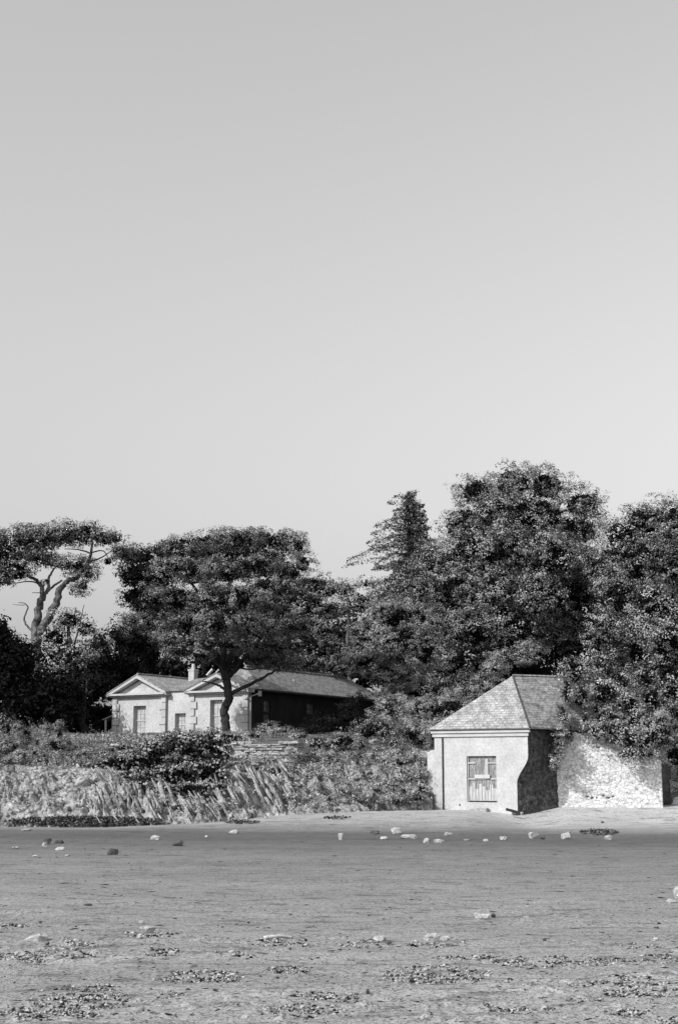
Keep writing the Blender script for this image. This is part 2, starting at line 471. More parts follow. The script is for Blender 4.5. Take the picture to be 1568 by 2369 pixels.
def sand_material():
    m = bpy.data.materials.new("tidal_sand"); m.use_nodes = True
    nt = m.node_tree; N = nt.nodes; L = nt.links
    p = N["Principled BSDF"]; p.inputs["Roughness"].default_value = 0.85; p.inputs["Specular IOR Level"].default_value = 0.15
    geo = N.new("ShaderNodeNewGeometry"); sp = N.new("ShaderNodeSeparateXYZ"); L.new(geo.outputs["Position"], sp.inputs[0])
    def noise(sc, det, stretch=(1, 1, 1)):
        mp = N.new("ShaderNodeMapping"); mp.inputs["Scale"].default_value = stretch; L.new(geo.outputs["Position"], mp.inputs[0])
        n = N.new("ShaderNodeTexNoise"); n.inputs["Scale"].default_value = sc; n.inputs["Detail"].default_value = det; n.inputs["Roughness"].default_value = 0.7
        L.new(mp.outputs[0], n.inputs[0]); return n.outputs["Fac"]
    def ramp(src, pts):
        c = N.new("ShaderNodeValToRGB"); L.new(src, c.inputs[0])
        e = c.color_ramp.elements
        while len(e) < len(pts): e.new(0.5)
        for k, (pos, val) in enumerate(pts): e[k].position = pos; e[k].color = g(val)
        return c.outputs[0]
    def mul(a, b, fac=1.0):
        x = N.new("ShaderNodeMix"); x.data_type = 'RGBA'; x.blend_type = 'MULTIPLY'; x.inputs[0].default_value = fac
        L.new(a, x.inputs[6]); L.new(b, x.inputs[7]); return x.outputs[2]
    # damp flat -> dry shingle: distance up the beach, edge broken by noise
    big = noise(0.12, 4, (0.6, 1.6, 1))
    ad = N.new("ShaderNodeMath"); ad.operation = 'MULTIPLY_ADD'; L.new(big, ad.inputs[0]); ad.inputs[1].default_value = 6.0; 
    xs_ = N.new("ShaderNodeMath"); xs_.operation = 'MULTIPLY_ADD'; L.new(sp.outputs["X"], xs_.inputs[0]); xs_.inputs[1].default_value = 0.14; L.new(sp.outputs["Y"], xs_.inputs[2])
    L.new(xs_.outputs[0], ad.inputs[2])
    nrm = N.new("ShaderNodeMath"); nrm.operation = 'DIVIDE'; L.new(ad.outputs[0], nrm.inputs[0]); nrm.inputs[1].default_value = 60.0
    zone = ramp(nrm.outputs[0], [(0.0, 0.38), (0.22, 0.35), (0.42, 0.28), (0.60, 0.205), (0.70, 0.13), (0.77, 0.15), (0.85, 0.36), (0.94, 0.52)])
    c = mul(zone, ramp(noise(0.7, 8, (0.35, 1.0, 1)), [(0.3, 0.78), (0.7, 1.15)]))
    c = mul(c, ramp(noise(14, 6), [(0.3, 0.66), (0.55, 1.1)]))
    c = mul(c, ramp(noise(2.6, 9, (0.6, 1.5, 1)), [(0.38, 0.4), (0.47, 1.0)]), 0.8)
    c = mul(c, ramp(noise(34, 4), [(0.40, 0.25), (0.5, 1.12)]), 0.75)
    c = mul(c, ramp(noise(90, 2), [(0.4, 0.5), (0.55, 1.15)]), 0.8)
    L.new(c, p.inputs["Base Color"])
    bp = N.new("ShaderNodeBump"); bp.inputs["Strength"].default_value = 0.7; bp.inputs["Distance"].default_value = 0.03
    L.new(noise(18, 8), bp.inputs["Height"]); L.new(bp.outputs[0], p.inputs["Normal"])
    return m

ss = np.concatenate([[-8, -5, -3, -2, -1.2, -0.8, -0.5, -0.4], np.linspace(-0.3, 0.3, 520), [0.4, 0.5, 0.8, 1.2, 2, 3, 5, 8]])
ys = np.concatenate([[-60, -30, -10, 0, 4, 6, 7], 1 / np.linspace(1 / 7.6, 1 / 66.0, 620)])
tag(sheet('beach', ss, ys, lambda x, y: beach_h(x, y) + beach_fine(x, y), sand_material()), kind='structure')

def hill_h(x, y):
    left = 1 - smooth((x - 2.5) / 3.0)
    a = left * (1.9 + 1.3 * smooth((y - 54) / 10)) + (1 - left) * (0.2 + 3.0 * smooth((y - 57) / 8))
    h = np.where(y < 55, -1.0 + (a + 1.0) * smooth((y - 52.5) / 2.5), a)
    h = h + 0.9 * smooth((y - 64) / 18) + 3.0 * smooth((y - 92) / 40) + 0.15 * fbm(x * 0.3, y * 0.3, seed=21)
    return h
tag(sheet('hillside', np.concatenate([np.linspace(-260, -60, 12), np.linspace(-50, 60, 260), np.linspace(70, 260, 12)]),
          np.concatenate([np.linspace(52.5, 100, 150), np.linspace(102, 600, 40)]), hill_h, M['earth'], fan=False), kind='structure')

# rock face under the gardens: slaty cliff with steeply dipping beds
bx = np.array([-700, 0, 200, 370, 600, 720, 850, 1000]); by = np.array([1912, 1911, 1911, 1911, 1897, 1883, 1872, 1866]); bY = np.array([48, 48, 48, 48.2, 49.6, 50.6, 51.6, 53.0])
ty = np.array([1752, 1758, 1775, 1790, 1785, 1768, 1752, 1735]); tY = np.array([54, 53.5, 53.5, 53.2, 54.2, 55.2, 55.8, 56.0])
U = np.concatenate([np.linspace(-700, -40, 60, endpoint=False), np.linspace(-40, 1000, 640)]); Vn = 110
rows = []
vv = np.linspace(0, 1, Vn)
for px in U:
    b_ = P(px, np.interp(px, bx, by), np.interp(px, bx, bY)); b_ = b_ - np.array([0, 0, 0.12])
    t_ = P(px, np.interp(px, bx, ty), np.interp(px, bx, tY))
    s_ = vv[:, None]
    prof = s_ ** 0.8
    yy = b_[1] + (t_[1] - b_[1]) * s_[:, 0] ** 1.25
    zz = b_[2] + (t_[2] - b_[2]) * (1 - (1 - vv) ** 1.25)
    xx = b_[0] + (t_[0] - b_[0]) * vv
    rows.append(np.stack([xx, yy, zz], -1))
R_ = np.array(rows)                                   # (U, V, 3)
x, y, z = R_[..., 0], R_[..., 1], R_[..., 2]
wq = fbm(x * 0.6, z * 0.8, seed=31) * 0.5
cc = x * 0.86 + z * 0.62 + wq
bed = fbm(cc * 2.6, z * 0.35 - x * 0.2, seed=33, o=5)
bed2 = fbm(cc * 7.0, z * 0.9, seed=35, o=3)
env = np.clip(1 - np.abs(vv * 2 - 0.9) ** 3, 0.1, 1)[None, :]
zone = 0.5 + 0.5 * smooth((x + 11) / 5)
lay = cc * 4.2 + 0.9 * fbm(cc * 1.3, z * 0.5, seed=34); li_ = np.floor(lay); fr_l = lay - li_
brk = np.floor(z * 1.3 + _h(li_, li_ * 0, li_ * 0, 5) * 3 + fbm(x, z, seed=36))
slab = _h(li_, brk, li_ * 0, 7) - 0.5                       # every bed stands forward or back by its own amount
slab = slab * np.clip(np.minimum(fr_l, 1 - fr_l) * 6, 0, 1)
rub = np.abs(fbm(x * 2.2, z * 3.2, seed=41, o=5))
disp = (slab * 0.45 * (0.25 + 0.75 * zone) + bed2 * 0.22 + bed * 0.25 + 0.3 * fbm(x * 0.7, z * 1.2, seed=37)) * env + (rub - .25) * 0.3 * np.clip(env + .1, 0, 1) + 0.08 * fbm(x * 6, z * 8, seed=39)
gr = cc * 1.9 + 0.6 * fbm(x * .8, z * .8, seed=43); gr = gr - np.floor(gr)
disp = disp - 0.3 * np.exp(-((gr - .5) / .07) ** 2) * np.clip(fbm(x * .7, z * 1.1, seed=44) * 3 + .3, 0, 1) * smooth((x + 9.5) / 2) * env
cl = np.exp(-((cc - (P(590, 1830, 52)[0] * 0.86 + P(590, 1830, 52)[2] * 0.62)) / 0.28) ** 2) + 0.8 * np.exp(-((cc - (P(630, 1815, 52)[0] * 0.86 + P(630, 1815, 52)[2] * 0.62)) / 0.16) ** 2)
disp = disp - 0.75 * cl * env * smooth((x + 99) / 1)
R_[..., 1] -= disp * 0.9; R_[..., 2] += disp * 0.25
n0, n1 = R_.shape[:2]; i = np.arange(n0 * n1).reshape(n0, n1)
f = np.stack([i[:-1, :-1], i[1:, :-1], i[1:, 1:], i[:-1, 1:]], -1).reshape(-1, 4)
# broken edges of the beds: thin tilted plates standing out of the face, tumbled blocks at the left
rng = np.random.default_rng(300)
ns_ = 900
iu = rng.integers(60, n0 - 2, ns_); iv = (rng.uniform(0.03, .95, ns_) * n1).astype(int)
iu[:250] = rng.integers(10, 60, 250)
cm_ = cl[iu, iv]; iu = np.where(cm_ > .25, np.minimum(iu + 60, n0 - 2), iu)
c = R_[iu, iv]
blocky = (U[iu] < 210) | (U[iu] > 660) | (rng.random(ns_) < .3)
unit = lambda q: q / np.linalg.norm(q, axis=1)[:, None]
aa = np.tile([.52, -.35, -.78], (ns_, 1)) + rng.normal(size=(ns_, 3)) * np.where(blocky, .9, .14)[:, None]; aa = unit(aa)
nn = np.tile([.84, .05, .5], (ns_, 1)) + rng.normal(size=(ns_, 3)) * np.where(blocky, .5, .12)[:, None]; nn = unit(nn - (nn * aa).sum(1)[:, None] * aa)
bb = np.cross(aa, nn)
La = np.where(blocky, rng.uniform(.04, .13, ns_), rng.uniform(.12, .45, ns_)); Ln = np.where(blocky, rng.uniform(.03, .09, ns_), rng.uniform(.012, .035, ns_)); Lb = np.where(blocky, rng.uniform(.04, .11, ns_), rng.uniform(.03, .1, ns_))
# long slabs standing proud around the dark clefts under the retaining wall, and a few more under the ivy
for k in range(60):
    px_ = rng.uniform(540, 680) if k < 34 else rng.uniform(240, 540)
    j_ = int(np.clip(np.interp(px_, U, np.arange(len(U))), 0, len(U) - 1)); v_ = int(rng.uniform(.3, .85) * (Vn - 1)) if k < 34 else int(rng.uniform(.1, .5) * (Vn - 1))
    c[k] = R_[j_, v_]; La[k] = rng.uniform(.35, .75); Ln[k] = rng.uniform(.03, .07); Lb[k] = rng.uniform(.2, .42) if k < 34 else rng.uniform(.12, .22)
    aa[k] = unit(np.array([[.5, -.3, -.8]]) + rng.normal(size=(1, 3)) * .06)[0]; n_ = np.array([.86, .0, .5]) + rng.normal(size=3) * .08; n_ -= n_.dot(aa[k]) * aa[k]; nn[k] = n_ / np.linalg.norm(n_); bb[k] = np.cross(aa[k], nn[k])
cor = np.array([(-1, -1, -1), (1, -1, -1), (1, 1, -1), (-1, 1, -1), (-1, -1, 1), (1, -1, 1), (1, 1, 1), (-1, 1, 1)], float)
jt = cor[None] * rng.uniform(.6, 1.15, (ns_, 8, 3))
pv = c[:, None, :] + jt[..., :1] * (aa * La[:, None])[:, None] + jt[..., 1:2] * (nn * Ln[:, None])[:, None] + jt[..., 2:] * (bb * Lb[:, None])[:, None]
bf_ = np.array([(0, 3, 2, 1), (4, 5, 6, 7), (0, 1, 5, 4), (1, 2, 6, 5), (2, 3, 7, 6), (3, 0, 4, 7)])
pf_ = (bf_[None] + (np.arange(ns_) * 8)[:, None, None] + R_.shape[0] * R_.shape[1]).reshape(-1, 4)
f = np.vstack([f, pf_])
tag(npmesh('rock_bank', np.vstack([R_.reshape(-1, 3), pv.reshape(-1, 3)]), f, M['rock'], origin=(0, 50, 0)), kind='structure')

def to_px(q):
    a_ = q - EYE; cz = a_[..., 1] * math.cos(TH) + a_[..., 2] * math.sin(TH)
    return 784 + F * a_[..., 0] / cz, 1184.5 - F * (-a_[..., 1] * math.sin(TH) + a_[..., 2] * math.cos(TH)) / cz
BPX, BPY = to_px(R_)
def bankY(px, py):
    """depth of the rock bank's surface seen at this pixel"""
    d = (BPX - px) ** 2 + (BPY - py) ** 2
    return float(R_[..., 1].ravel()[int(np.argmin(d))])
# ------------------------------------------------------------------ framed walls
def frame(C, e1, e2):
    C = np.array(C, float); e1 = np.array([e1[0], e1[1], 0.0]); e2 = np.array([e2[0], e2[1], 0.0])
    return lambda u, w, z: C + e1 * u + e2 * w + np.array([0, 0, z])
def wall(mb, fr, u0, u1, z0, z1, w0, w1, holes):
    us = sorted({u0, u1, *[h[0] for h in holes], *[h[1] for h in holes]}); zs = sorted({z0, z1, *[h[2] for h in holes], *[h[3] for h in holes]})
    for a, b in zip(us[:-1], us[1:]):
        for c, d in zip(zs[:-1], zs[1:]):
            mu, mz = (a + b) / 2, (c + d) / 2
            if any(h[0] < mu < h[1] and h[2] < mz < h[3] for h in holes): continue
            mb.poly([fr(a, w0, c), fr(a, w0, d), fr(b, w0, d), fr(b, w0, c)])
            mb.poly([fr(a, w1, c), fr(b, w1, c), fr(b, w1, d), fr(a, w1, d)])
    for (a, b, c, d) in holes:
        mb.poly([fr(a, w0, c), fr(a, w1, c), fr(a, w1, d), fr(a, w0, d)]); mb.poly([fr(b, w0, c), fr(b, w0, d), fr(b, w1, d), fr(b, w1, c)])
        mb.poly([fr(a, w0, d), fr(a, w1, d), fr(b, w1, d), fr(b, w0, d)]); mb.poly([fr(a, w0, c), fr(b, w0, c), fr(b, w1, c), fr(a, w1, c)])
    mb.poly([fr(u0, w0, z0), fr(u0, w1, z0), fr(u0, w1, z1), fr(u0, w0, z1)]); mb.poly([fr(u1, w0, z0), fr(u1, w0, z1), fr(u1, w1, z1), fr(u1, w1, z0)])
    mb.poly([fr(u0, w0, z1), fr(u0, w1, z1), fr(u1, w1, z1), fr(u1, w0, z1)])
def sash(parent, fr, h, w, nx, ny, fw=0.06, glass=None, fm=None, bar=0.03):
    a, b, c, d = h; mb = MB()
    mb.box(fr, a, a + fw, w - .04, w + .06, c, d); mb.box(fr, b - fw, b, w - .04, w + .06, c, d)
    mb.box(fr, a + fw, b - fw, w - .038, w + .058, c, c + fw * 1.4); mb.box(fr, a + fw, b - fw, w - .038, w + .058, d - fw, d)
    mid = (c + d) / 2
    mb.box(fr, a + fw, b - fw, w - .034, w + .054, mid - .035, mid + .035)
    for k in range(1, nx):
        q = a + fw + (b - a - 2 * fw) * k / nx; mb.box(fr, q - bar / 2, q + bar / 2, w - .02, w + .03, c + fw, d - fw)
    for k in range(1, ny):
        if abs(k - ny / 2) < 0.01: continue
        q = c + fw + (d - c - 2 * fw) * k / ny; mb.box(fr, a + fw, b - fw, w - .023, w + .033, q - bar / 2, q + bar / 2)
    o = mb.build('window', fm or M['trim'], parent)
    gm = MB(); gm.box(fr, a + .01, b - .01, w + .01, w + .022, c + .01, d - .01)
    po = gm.build('pane', glass or M['glass'], None, origin=parent.location); po.parent = o
    po.location = (0, 0, 0)
    return o

# ------------------------------------------------------------------ the house on the rise
CH = P(573, 1700, 90.0); CH[2] = 0
fd = np.array([-0.857, 0.515]); sd = np.array([0.515, 0.857])
hf = frame((CH[0], CH[1], 0), fd, sd)
C3 = np.array([CH[0], CH[1], 0.0])
def FU(px, py=1650): return on_plane(px, py, C3, fd)[0]
def FZ(px, py): return on_plane(px, py, C3, fd)[1]
HZ = 3.6
EZ = FZ(505, 1601)                                     # eaves height
house = empty('house', (CH[0], CH[1], HZ), 'long pale cottage with two white pediments and corner blocks behind the gnarled pine', 'house')
uR = FU(441); uL0 = FU(384); uL1 = FU(263)             # right wing 0..uR, recess uR..uL0, left wing uL0..uL1
mb = MB()
h1 = (FU(515), FU(486), FZ(500, 1692), FZ(500, 1619))
h2 = (FU(338), FU(309), FZ(320, 1700), FZ(320, 1633))
h3 = (FU(428), FU(403), FZ(415, 1703), FZ(415, 1650))
wall(mb, hf, 0, uR, HZ, EZ, 0, .4, [h1])
wall(mb, hf, uL0, uL1, HZ, EZ, 0, .4, [h2])
wall(mb, hf, uR - .01, uL0 + .01, HZ, EZ + .25, .1, .5, [h3])
mb.build('front_wall', M['house_render'], house)
SL = 17.5
mb = MB()
hs = frame((CH[0], CH[1], 0), sd, -np.array(fd))       # side wall frame: u back, outward w
def SU(px, py=1640): return on_plane(px, py, C3, sd)
s1 = (SU(609)[0], SU(626)[0], SU(617, 1647)[1], SU(617, 1620)[1])
s2 = (SU(709)[0], SU(727)[0], SU(718, 1652)[1], SU(718, 1627)[1])
s3 = (SU(610)[0], SU(625)[0], HZ + .05, SU(617, 1651)[1])
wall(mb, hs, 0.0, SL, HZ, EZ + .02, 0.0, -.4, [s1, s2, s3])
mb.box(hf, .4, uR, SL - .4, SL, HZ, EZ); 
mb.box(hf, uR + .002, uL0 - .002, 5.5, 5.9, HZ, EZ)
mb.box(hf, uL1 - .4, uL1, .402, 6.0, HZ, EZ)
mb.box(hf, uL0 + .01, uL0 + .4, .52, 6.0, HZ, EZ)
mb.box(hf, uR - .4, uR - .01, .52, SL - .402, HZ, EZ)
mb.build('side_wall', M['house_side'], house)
sash(house, hf, h1, .3, 3, 4); sash(house, hf, h2, .3, 3, 4); sash(house, hf, h3, .4, 3, 4)
hsi = lambda u, w, z: hs(u, -w, z)
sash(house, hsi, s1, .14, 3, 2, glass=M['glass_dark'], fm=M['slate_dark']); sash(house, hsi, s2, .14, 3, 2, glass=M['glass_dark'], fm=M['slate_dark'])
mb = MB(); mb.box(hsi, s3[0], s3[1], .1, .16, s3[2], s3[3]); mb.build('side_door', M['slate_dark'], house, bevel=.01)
# sills, lintels
for h in (h1, h2):
    mb = MB(); mb.box(hf, h[0] - .12, h[1] + .12, -.1, .12, h[2] - .12, h[2]); mb.build('window_sill', M['trim'], house)
# quoins: alternating blocks, proud of the wall
def quoins(u, sgn):
    mb = MB(); z = HZ; k = 0
    while z < EZ - .5:
        w = .52 if k % 2 else .34
        a, b = sorted((u - sgn * .03, u + sgn * w)); mb.box(hf, a, b, -.1, .1, z + .012, z + .45); z += .475; k += 1
    return mb.build('corner_stones', M['quoin'], house)
quoins(uL1, -1); quoins(uL0, 1); quoins(uR, -1); quoins(0, 1)
# pediments
def pediment(a, b, apx, apy, depth, oh=.28):
    m = (a + b) / 2; zt = FZ(apx, apy)
    mb = MB(); mb.mesh([hf(a, .02, EZ), hf(b, .02, EZ), hf(m, .02, zt - .3), hf(a, .3, EZ), hf(b, .3, EZ), hf(m, .3, zt - .3)], [(0, 2, 1), (3, 4, 5), (0, 1, 4, 3), (1, 2, 5, 4), (2, 0, 3, 5)])
    mb.build('tympanum', M['house_render'], house)
    mb = MB(); mb.box(hf, a - oh, b + oh, -.4, .02, EZ - .02, EZ + .1); mb.box(hf, a - oh * .6, b + oh * .6, -.2, .02, EZ - .12, EZ - .022)
    # raking cornices
    for e, s in ((a - oh, 1), (b + oh, -1)):
        L0 = [hf(e, -.4, EZ + .12), hf(m, -.4, zt + .02), hf(m, .3, zt + .02), hf(e, .3, EZ + .12)]
        lo = [p - np.array([0, 0, .2]) for p in L0]
        mb.box8([lo[0], lo[1], lo[2], lo[3], L0[0], L0[1], L0[2], L0[3]] if s > 0 else [lo[1], lo[0], lo[3], lo[2], L0[1], L0[0], L0[3], L0[2]])
    mb.build('pediment_cornice', M['trim'], house)
    rb = MB()
    for e in (a - oh, b + oh):
        pts = [hf(e, -.44, EZ + .17), hf(m, -.44, zt + .08), hf(m, depth, zt + .08), hf(e, depth, EZ + .17)]
        if e > m: pts = pts[::-1]
        rb.slab(pts, .05)
    return rb, m, zt
rbL, mL, zL = pediment(uL0, uL1, 313, 1564, 6.3)
rbR, mR, zR = pediment(0, uR, 501, 1560, 2.6)
rbL.build('roof', M['slate_light'], house)
# long rear roof
mr = uR / 2
q = None
rp = np.array([CH[0] + fd[0] * mr, CH[1] + fd[1] * mr, 0.0])
zr = on_plane(700, 1557, rp, sd)[1]
rb = rbR
a0 = -.35; b0 = uR + .35; w0 = .9; w1 = SL + .3; wr = w0 + 2.0
rb.slab([hf(a0, w1, EZ + .17), hf(a0, w0, EZ + .17), hf(mr, wr, zr), hf(mr, w1 - 2.2, zr)], .06)
rb.slab([hf(b0, w0, EZ + .17), hf(b0, w1, EZ + .17), hf(mr, w1 - 2.2, zr), hf(mr, wr, zr)], .06)
rb.slab([hf(a0, w0, EZ + .17), hf(b0, w0, EZ + .17), hf(mr, wr, zr)], .06)
rb.slab([hf(b0, w1, EZ + .17), hf(a0, w1, EZ + .17), hf(mr, w1 - 2.2, zr)], .06)
# valley roof over the recess
rb.slab([hf(uR - .3, -.05, EZ + .23), hf(uL0 + .3, -.05, EZ + .23), hf(uL0 + .3, 3.8, EZ + 1.25), hf(uR - .3, 3.8, EZ + 1.25)][::-1], .06)
rb.slab([hf(uR - .3, 6.2, EZ + .6), hf(uL0 + .3, 6.2, EZ + .6), hf(uL0 + .3, 3.8, EZ + 1.25), hf(uR - .3, 3.8, EZ + 1.25)], .06)
roof = rb.build('roof', M['slate'], house)
mb = MB(); mb.tube([hf(mr, wr, zr + .03), hf(mr, w1 - 2.2, zr + .03)], .1, 6); mb.tube([hf(mL, -.3, zL + .1), hf(mL, 6.3, zL + .1)], .09, 6); mb.build('ridge_tiles', M['slate'], house)
mb = MB(); mb.tube([hf(-.42, .5, EZ + .1), hf(-.42, SL + .3, EZ + .1)], .07, 6); mb.build('gutter', M['slate_dark'], house)
mb = MB(); mb.tube([hf(-.42, .6, EZ + .05), hf(-.42, .55, EZ - .15), hf(-.1, .12, EZ - .35), hf(-.1, .12, HZ)], .055, 6); mb.tube([hf(-.46, .62, EZ - .32), hf(-.46, .62, EZ)], .12, 6); mb.build('downpipe', M['trim'], house, bevel=.0)
# vent pipe on the rear roof
q = on_plane(679, 1592, np.array([CH[0] + fd[0] * mr * .45, CH[1] + fd[1] * mr * .45, 0]), sd)
mb = MB(); mb.tube([hf(mr * .45, q[0], q[1] - .2), hf(mr * .45, q[0], q[1] + .58)], .06, 8); mb.build('vent_pipe', M['trim'], house)
# chimney
cw = on_plane(447, 1570, np.array([CH[0] + fd[0] * (uL0 - .2), CH[1] + fd[1] * (uL0 - .2), 0]), sd)
cu = None
cY = 98.0
c0 = P(447, 1578, cY)
cf = frame((c0[0], c0[1], 0), fd, sd)
zb = P(447, 1590, cY)[2]; zs = P(447, 1549, cY)[2]; zt = P(447, 1536, cY)[2]
mb = MB(); mb.box(cf, -.22, .24, -.22, .22, zb - 1.2, zs - .1); mb.box(cf, -.26, .28, -.26, .26, zs - .1, zs + .02); mb.tube([cf(0, 0, zs), cf(0, 0, zt)], [.14, .11], 8)
mb.build('chimney', M['house_render'], house)
# roof hatch propped open beside the chimney
k0 = P(479, 1563, 95.5); k1 = P(492, 1548, 95.5)
mb = MB(); mb.tube([k0, k1], .09, 4); mb.tube([k0 + np.array([.4, .3, 0]), k1 + np.array([.4, .3, 0])], .05, 4); mb.build('roof_verge', M['trim'], house)
# lean-to porch on the left
pf = frame((CH[0], CH[1], 0), fd, sd)
pz1 = FZ(262, 1652); pz0 = FZ(237, 1664); pu = FU(236)
mb = MB(); mb.slab([hf(uL1 - .02, .05, pz1), hf(pu, .05, pz0), hf(pu, 2.2, pz0), hf(uL1 - .02, 2.2, pz1)], .07); mb.build('porch_roof', M['slate_light'], house)
mb = MB(); mb.box(hf, pu - .3, pu - .2, .1, .2, HZ - .4, pz0 - .0); mb.build('porch_post', M['trim'], house)
mb = MB(); mb.box(hf, uL1 + .03, pu - .1, -.3, 2.4, HZ - 1, HZ + .15); mb.box(hf, uL0, uL1 + .02, -.6, -.02, HZ - 1, HZ + .1); mb.build('terrace', M['quoin'], house)

# ------------------------------------------------------------------ boathouse
CB = P(1222, 1800, 52.0)
fb = np.array([-0.9, 0.436]); sb = np.array([0.7, 0.714])
B0 = np.array([CB[0], CB[1], 0.0])
bf = frame(B0, fb, sb)
nb = np.array([-0.436, -0.9])                            # outward from the front
bn = frame(B0, fb, -nb)                                  # w>0 = into the wall, square to the front
def BU(px, py=1780): return on_plane(px, py, B0, fb)
BW = BU(1005)[0]
bz = BU(1222, 1690)[1]                                   # wall head
boat = empty('boathouse', (CB[0], CB[1], .2), 'small white rendered boathouse with hipped slate roof and weathered door on the beach', 'boathouse')
uo0, uo1 = BU(1148)[0], BU(1079)[0]; zo0 = BU(1110, 1856)[1]; zo1 = BU(1110, 1749)[1]
zc1 = BU(1222, 1748)[1]; zc0 = BU(1200, 1812)[1]
mb = MB()
wall(mb, bn, uo0 - .25, BW, -.4, bz, 0, .35, [(uo0, uo1, zo0, zo1)])
# right-hand strip and the cut-back corner, row by row
def cut(z):
    t = float(smooth(np.array((zc1 - z) / (zc1 - zc0)))); return 0.0 + 0.44 * t
zr_ = np.linspace(-.4, bz, 60)
for a, b in zip(zr_[:-1], zr_[1:]):
    mb.poly([bf(cut(a), 0, a), bf(cut(b), 0, b), bf(uo0 - .25, 0, b), bf(uo0 - .25, 0, a)])
mb.build('front_wall', M['white_render'], boat)
mb = MB()
SBL = 1.75
rng = np.random.default_rng(5)
ws = np.linspace(0, SBL, 14)
def sidept(w, z):
    c = cut(z); t = w / SBL
    p = bf(c * (1 - t), w, z)
    k = .05 * float(fbm(np.array([w * 3.]), np.array([z * 3.]), seed=77)[0]) * (0 if t == 0 else 1)
    return p + np.array([.714, -.7, 0]) * k
for a, b in zip(zr_[:-1], zr_[1:]):
    for c, d in zip(ws[:-1], ws[1:]):
        mb.poly([sidept(c, a), sidept(d, a), sidept(d, b), sidept(c, b)])
mb.build('side_wall', M['shade_dark_stone'], boat)
mb = MB(); mb.box(bn, BW - .35, BW, .352, 3.8, -.4, bz); mb.build('far_side_wall', M['white_render'], boat)
# roof: hip face over the front, long slope running off to the right
ez = BU(1222, 1683)[1]
oh = .14
eR = bn(-oh, -oh, ez); eL = P(998, 1690, B0[1] + fb[1] * BW); eL[2] = ez
eL = bn(BW + oh, -oh, ez)
AP = P(1185, 1563, 54.2)
RE = AP + np.array([4.6, 1.9, 0.0])
ER = eR + np.array([5.4, 3.6, 0.0])                      # eaves corner at the far right
EL = eL + np.array([3.6, 4.6, 0.0])
mb = MB()
mb.slab([eR, AP, eL][::-1], .05); 
mb.build('roof_front', M['slate_light'], boat)
mb = MB(); mb.slab([eR, ER, RE, AP], .05); mb.slab([eL, AP, RE, EL], .05); mb.slab([ER, EL, RE], .05)
mb.build('roof_side', M['slate'], boat)
mb = MB(); mb.tube([AP + [0, 0, .0], RE + [0, 0, .0]], .06, 6); mb.build('ridge_tiles', M['slate'], boat)
mb = MB(); mb.tube([AP, eR], .035, 6); mb.build('hip_flashing', M['slate_dark'], boat)
mb = MB(); mb.box(bn, -.1, BW + .1, -.11, .05, ez - .17, ez - .075); mb.box(bn, -.04, BW + .06, -.06, .03, ez - .30, ez - .19); mb.build('fascia', M['trim'], boat)
mb = MB(); mb.tube([bn(-.12, -.12, ez - .05), bn(BW + .12, -.12, ez - .05)], .03, 6); mb.build('gutter', M['slate_dark'], boat)
ud = BU(1024.5)[0]
mb = MB(); mb.tube([bn(ud, -.035, ez - .3), bn(ud, -.035, .42)], .024, 8); mb.tube([bn(ud, -.04, .46), bn(ud - .14, -.14, .40)], .045, 6); mb.build('downpipe', M['dark_trim'], boat)
# door
door = empty('door_tmp', (0, 0, 0), None, None); bpy.data.objects.remove(door)
zA, zB_ = zo0, zo1
mb = MB(); H = zo1 - zo0; Wd = uo1 - uo0
du = lambda t: uo1 - Wd * t                               # t: 0 = left jamb in the picture, 1 = right
dz = lambda t: zo1 - H * t
fr_ = []
mb.box(bn, uo0, uo1, .10, .13, zo0, zo1)
dr = mb.build('door', M['board_dark'], boat)
mb = MB(); 
for k in range(8):
    a = du(.97 - k * .118); 
    mb.box(bn, a, a + Wd * .116, .07, .098, zo0 + .05, dz([.70, .62, .74, .66, .60, .71, .58, .66][k]))
o = mb.build('lower_boards', M['board_pale'], None, origin=boat.location); o.parent = dr; o.location = (0, 0, 0)
mb = MB()
mb.box(bn, du(.04), du(-.0), .05, .10, zo0, zo1)
mb.box(bn, du(1.), du(.97), .05, .10, zo0, zo1)
mb.box(bn, du(.28), du(.04), .055, .098, dz(.165), dz(.135))
mb.box(bn, du(.70), du(.60), .055, .098, dz(.50), dz(.06))
mb.box(bn, du(.97), du(.70), .055, .098, dz(.165), dz(.14))
mb.box(bn, du(.97), du(.78), .055, .098, dz(.51), dz(.48))
mb.box(bn, du(.26), du(.04), .055, .098, dz(.51), dz(.48))
mb.box(bn, du(.60), du(.26), .06, .098, dz(.508), dz(.49))
o = mb.build('rails', M['quoin'], None, origin=boat.location); o.parent = dr; o.location = (0, 0, 0)
mb = MB(); mb.box(bn, du(.76), du(.25), .03, .054, dz(.485), dz(.405)); o = mb.build('notice_board', M['trim'], None, origin=boat.location); o.parent = dr; o.location = (0, 0, 0)
mb = MB(); mb.box(bn, uo0 + .01, uo1 - .1, .03, .095, zo0 - .0, zo0 + .03); mb.build('door_sill', M['dark_trim'], boat)
# weep hole
hu, hz = BU(1063, 1862)
mb = MB(); mb.tube([bn(hu, -.006, hz), bn(hu, .08, hz)], .035, 10); mb.build('drain_hole', M['dark_trim'], boat)
# step below the door
su0, sz0 = BU(1131, 1876); su1, _ = BU(1091, 1876)
st = MB(); st.box(bn, su0, su1, -.28, -.02, .1, BU(1110, 1867)[1] - .03); o = st.build('door_step', M['stone_pale'], None, bevel=.02)
tag(o, 'worn pale stone step below the boathouse door', 'step')

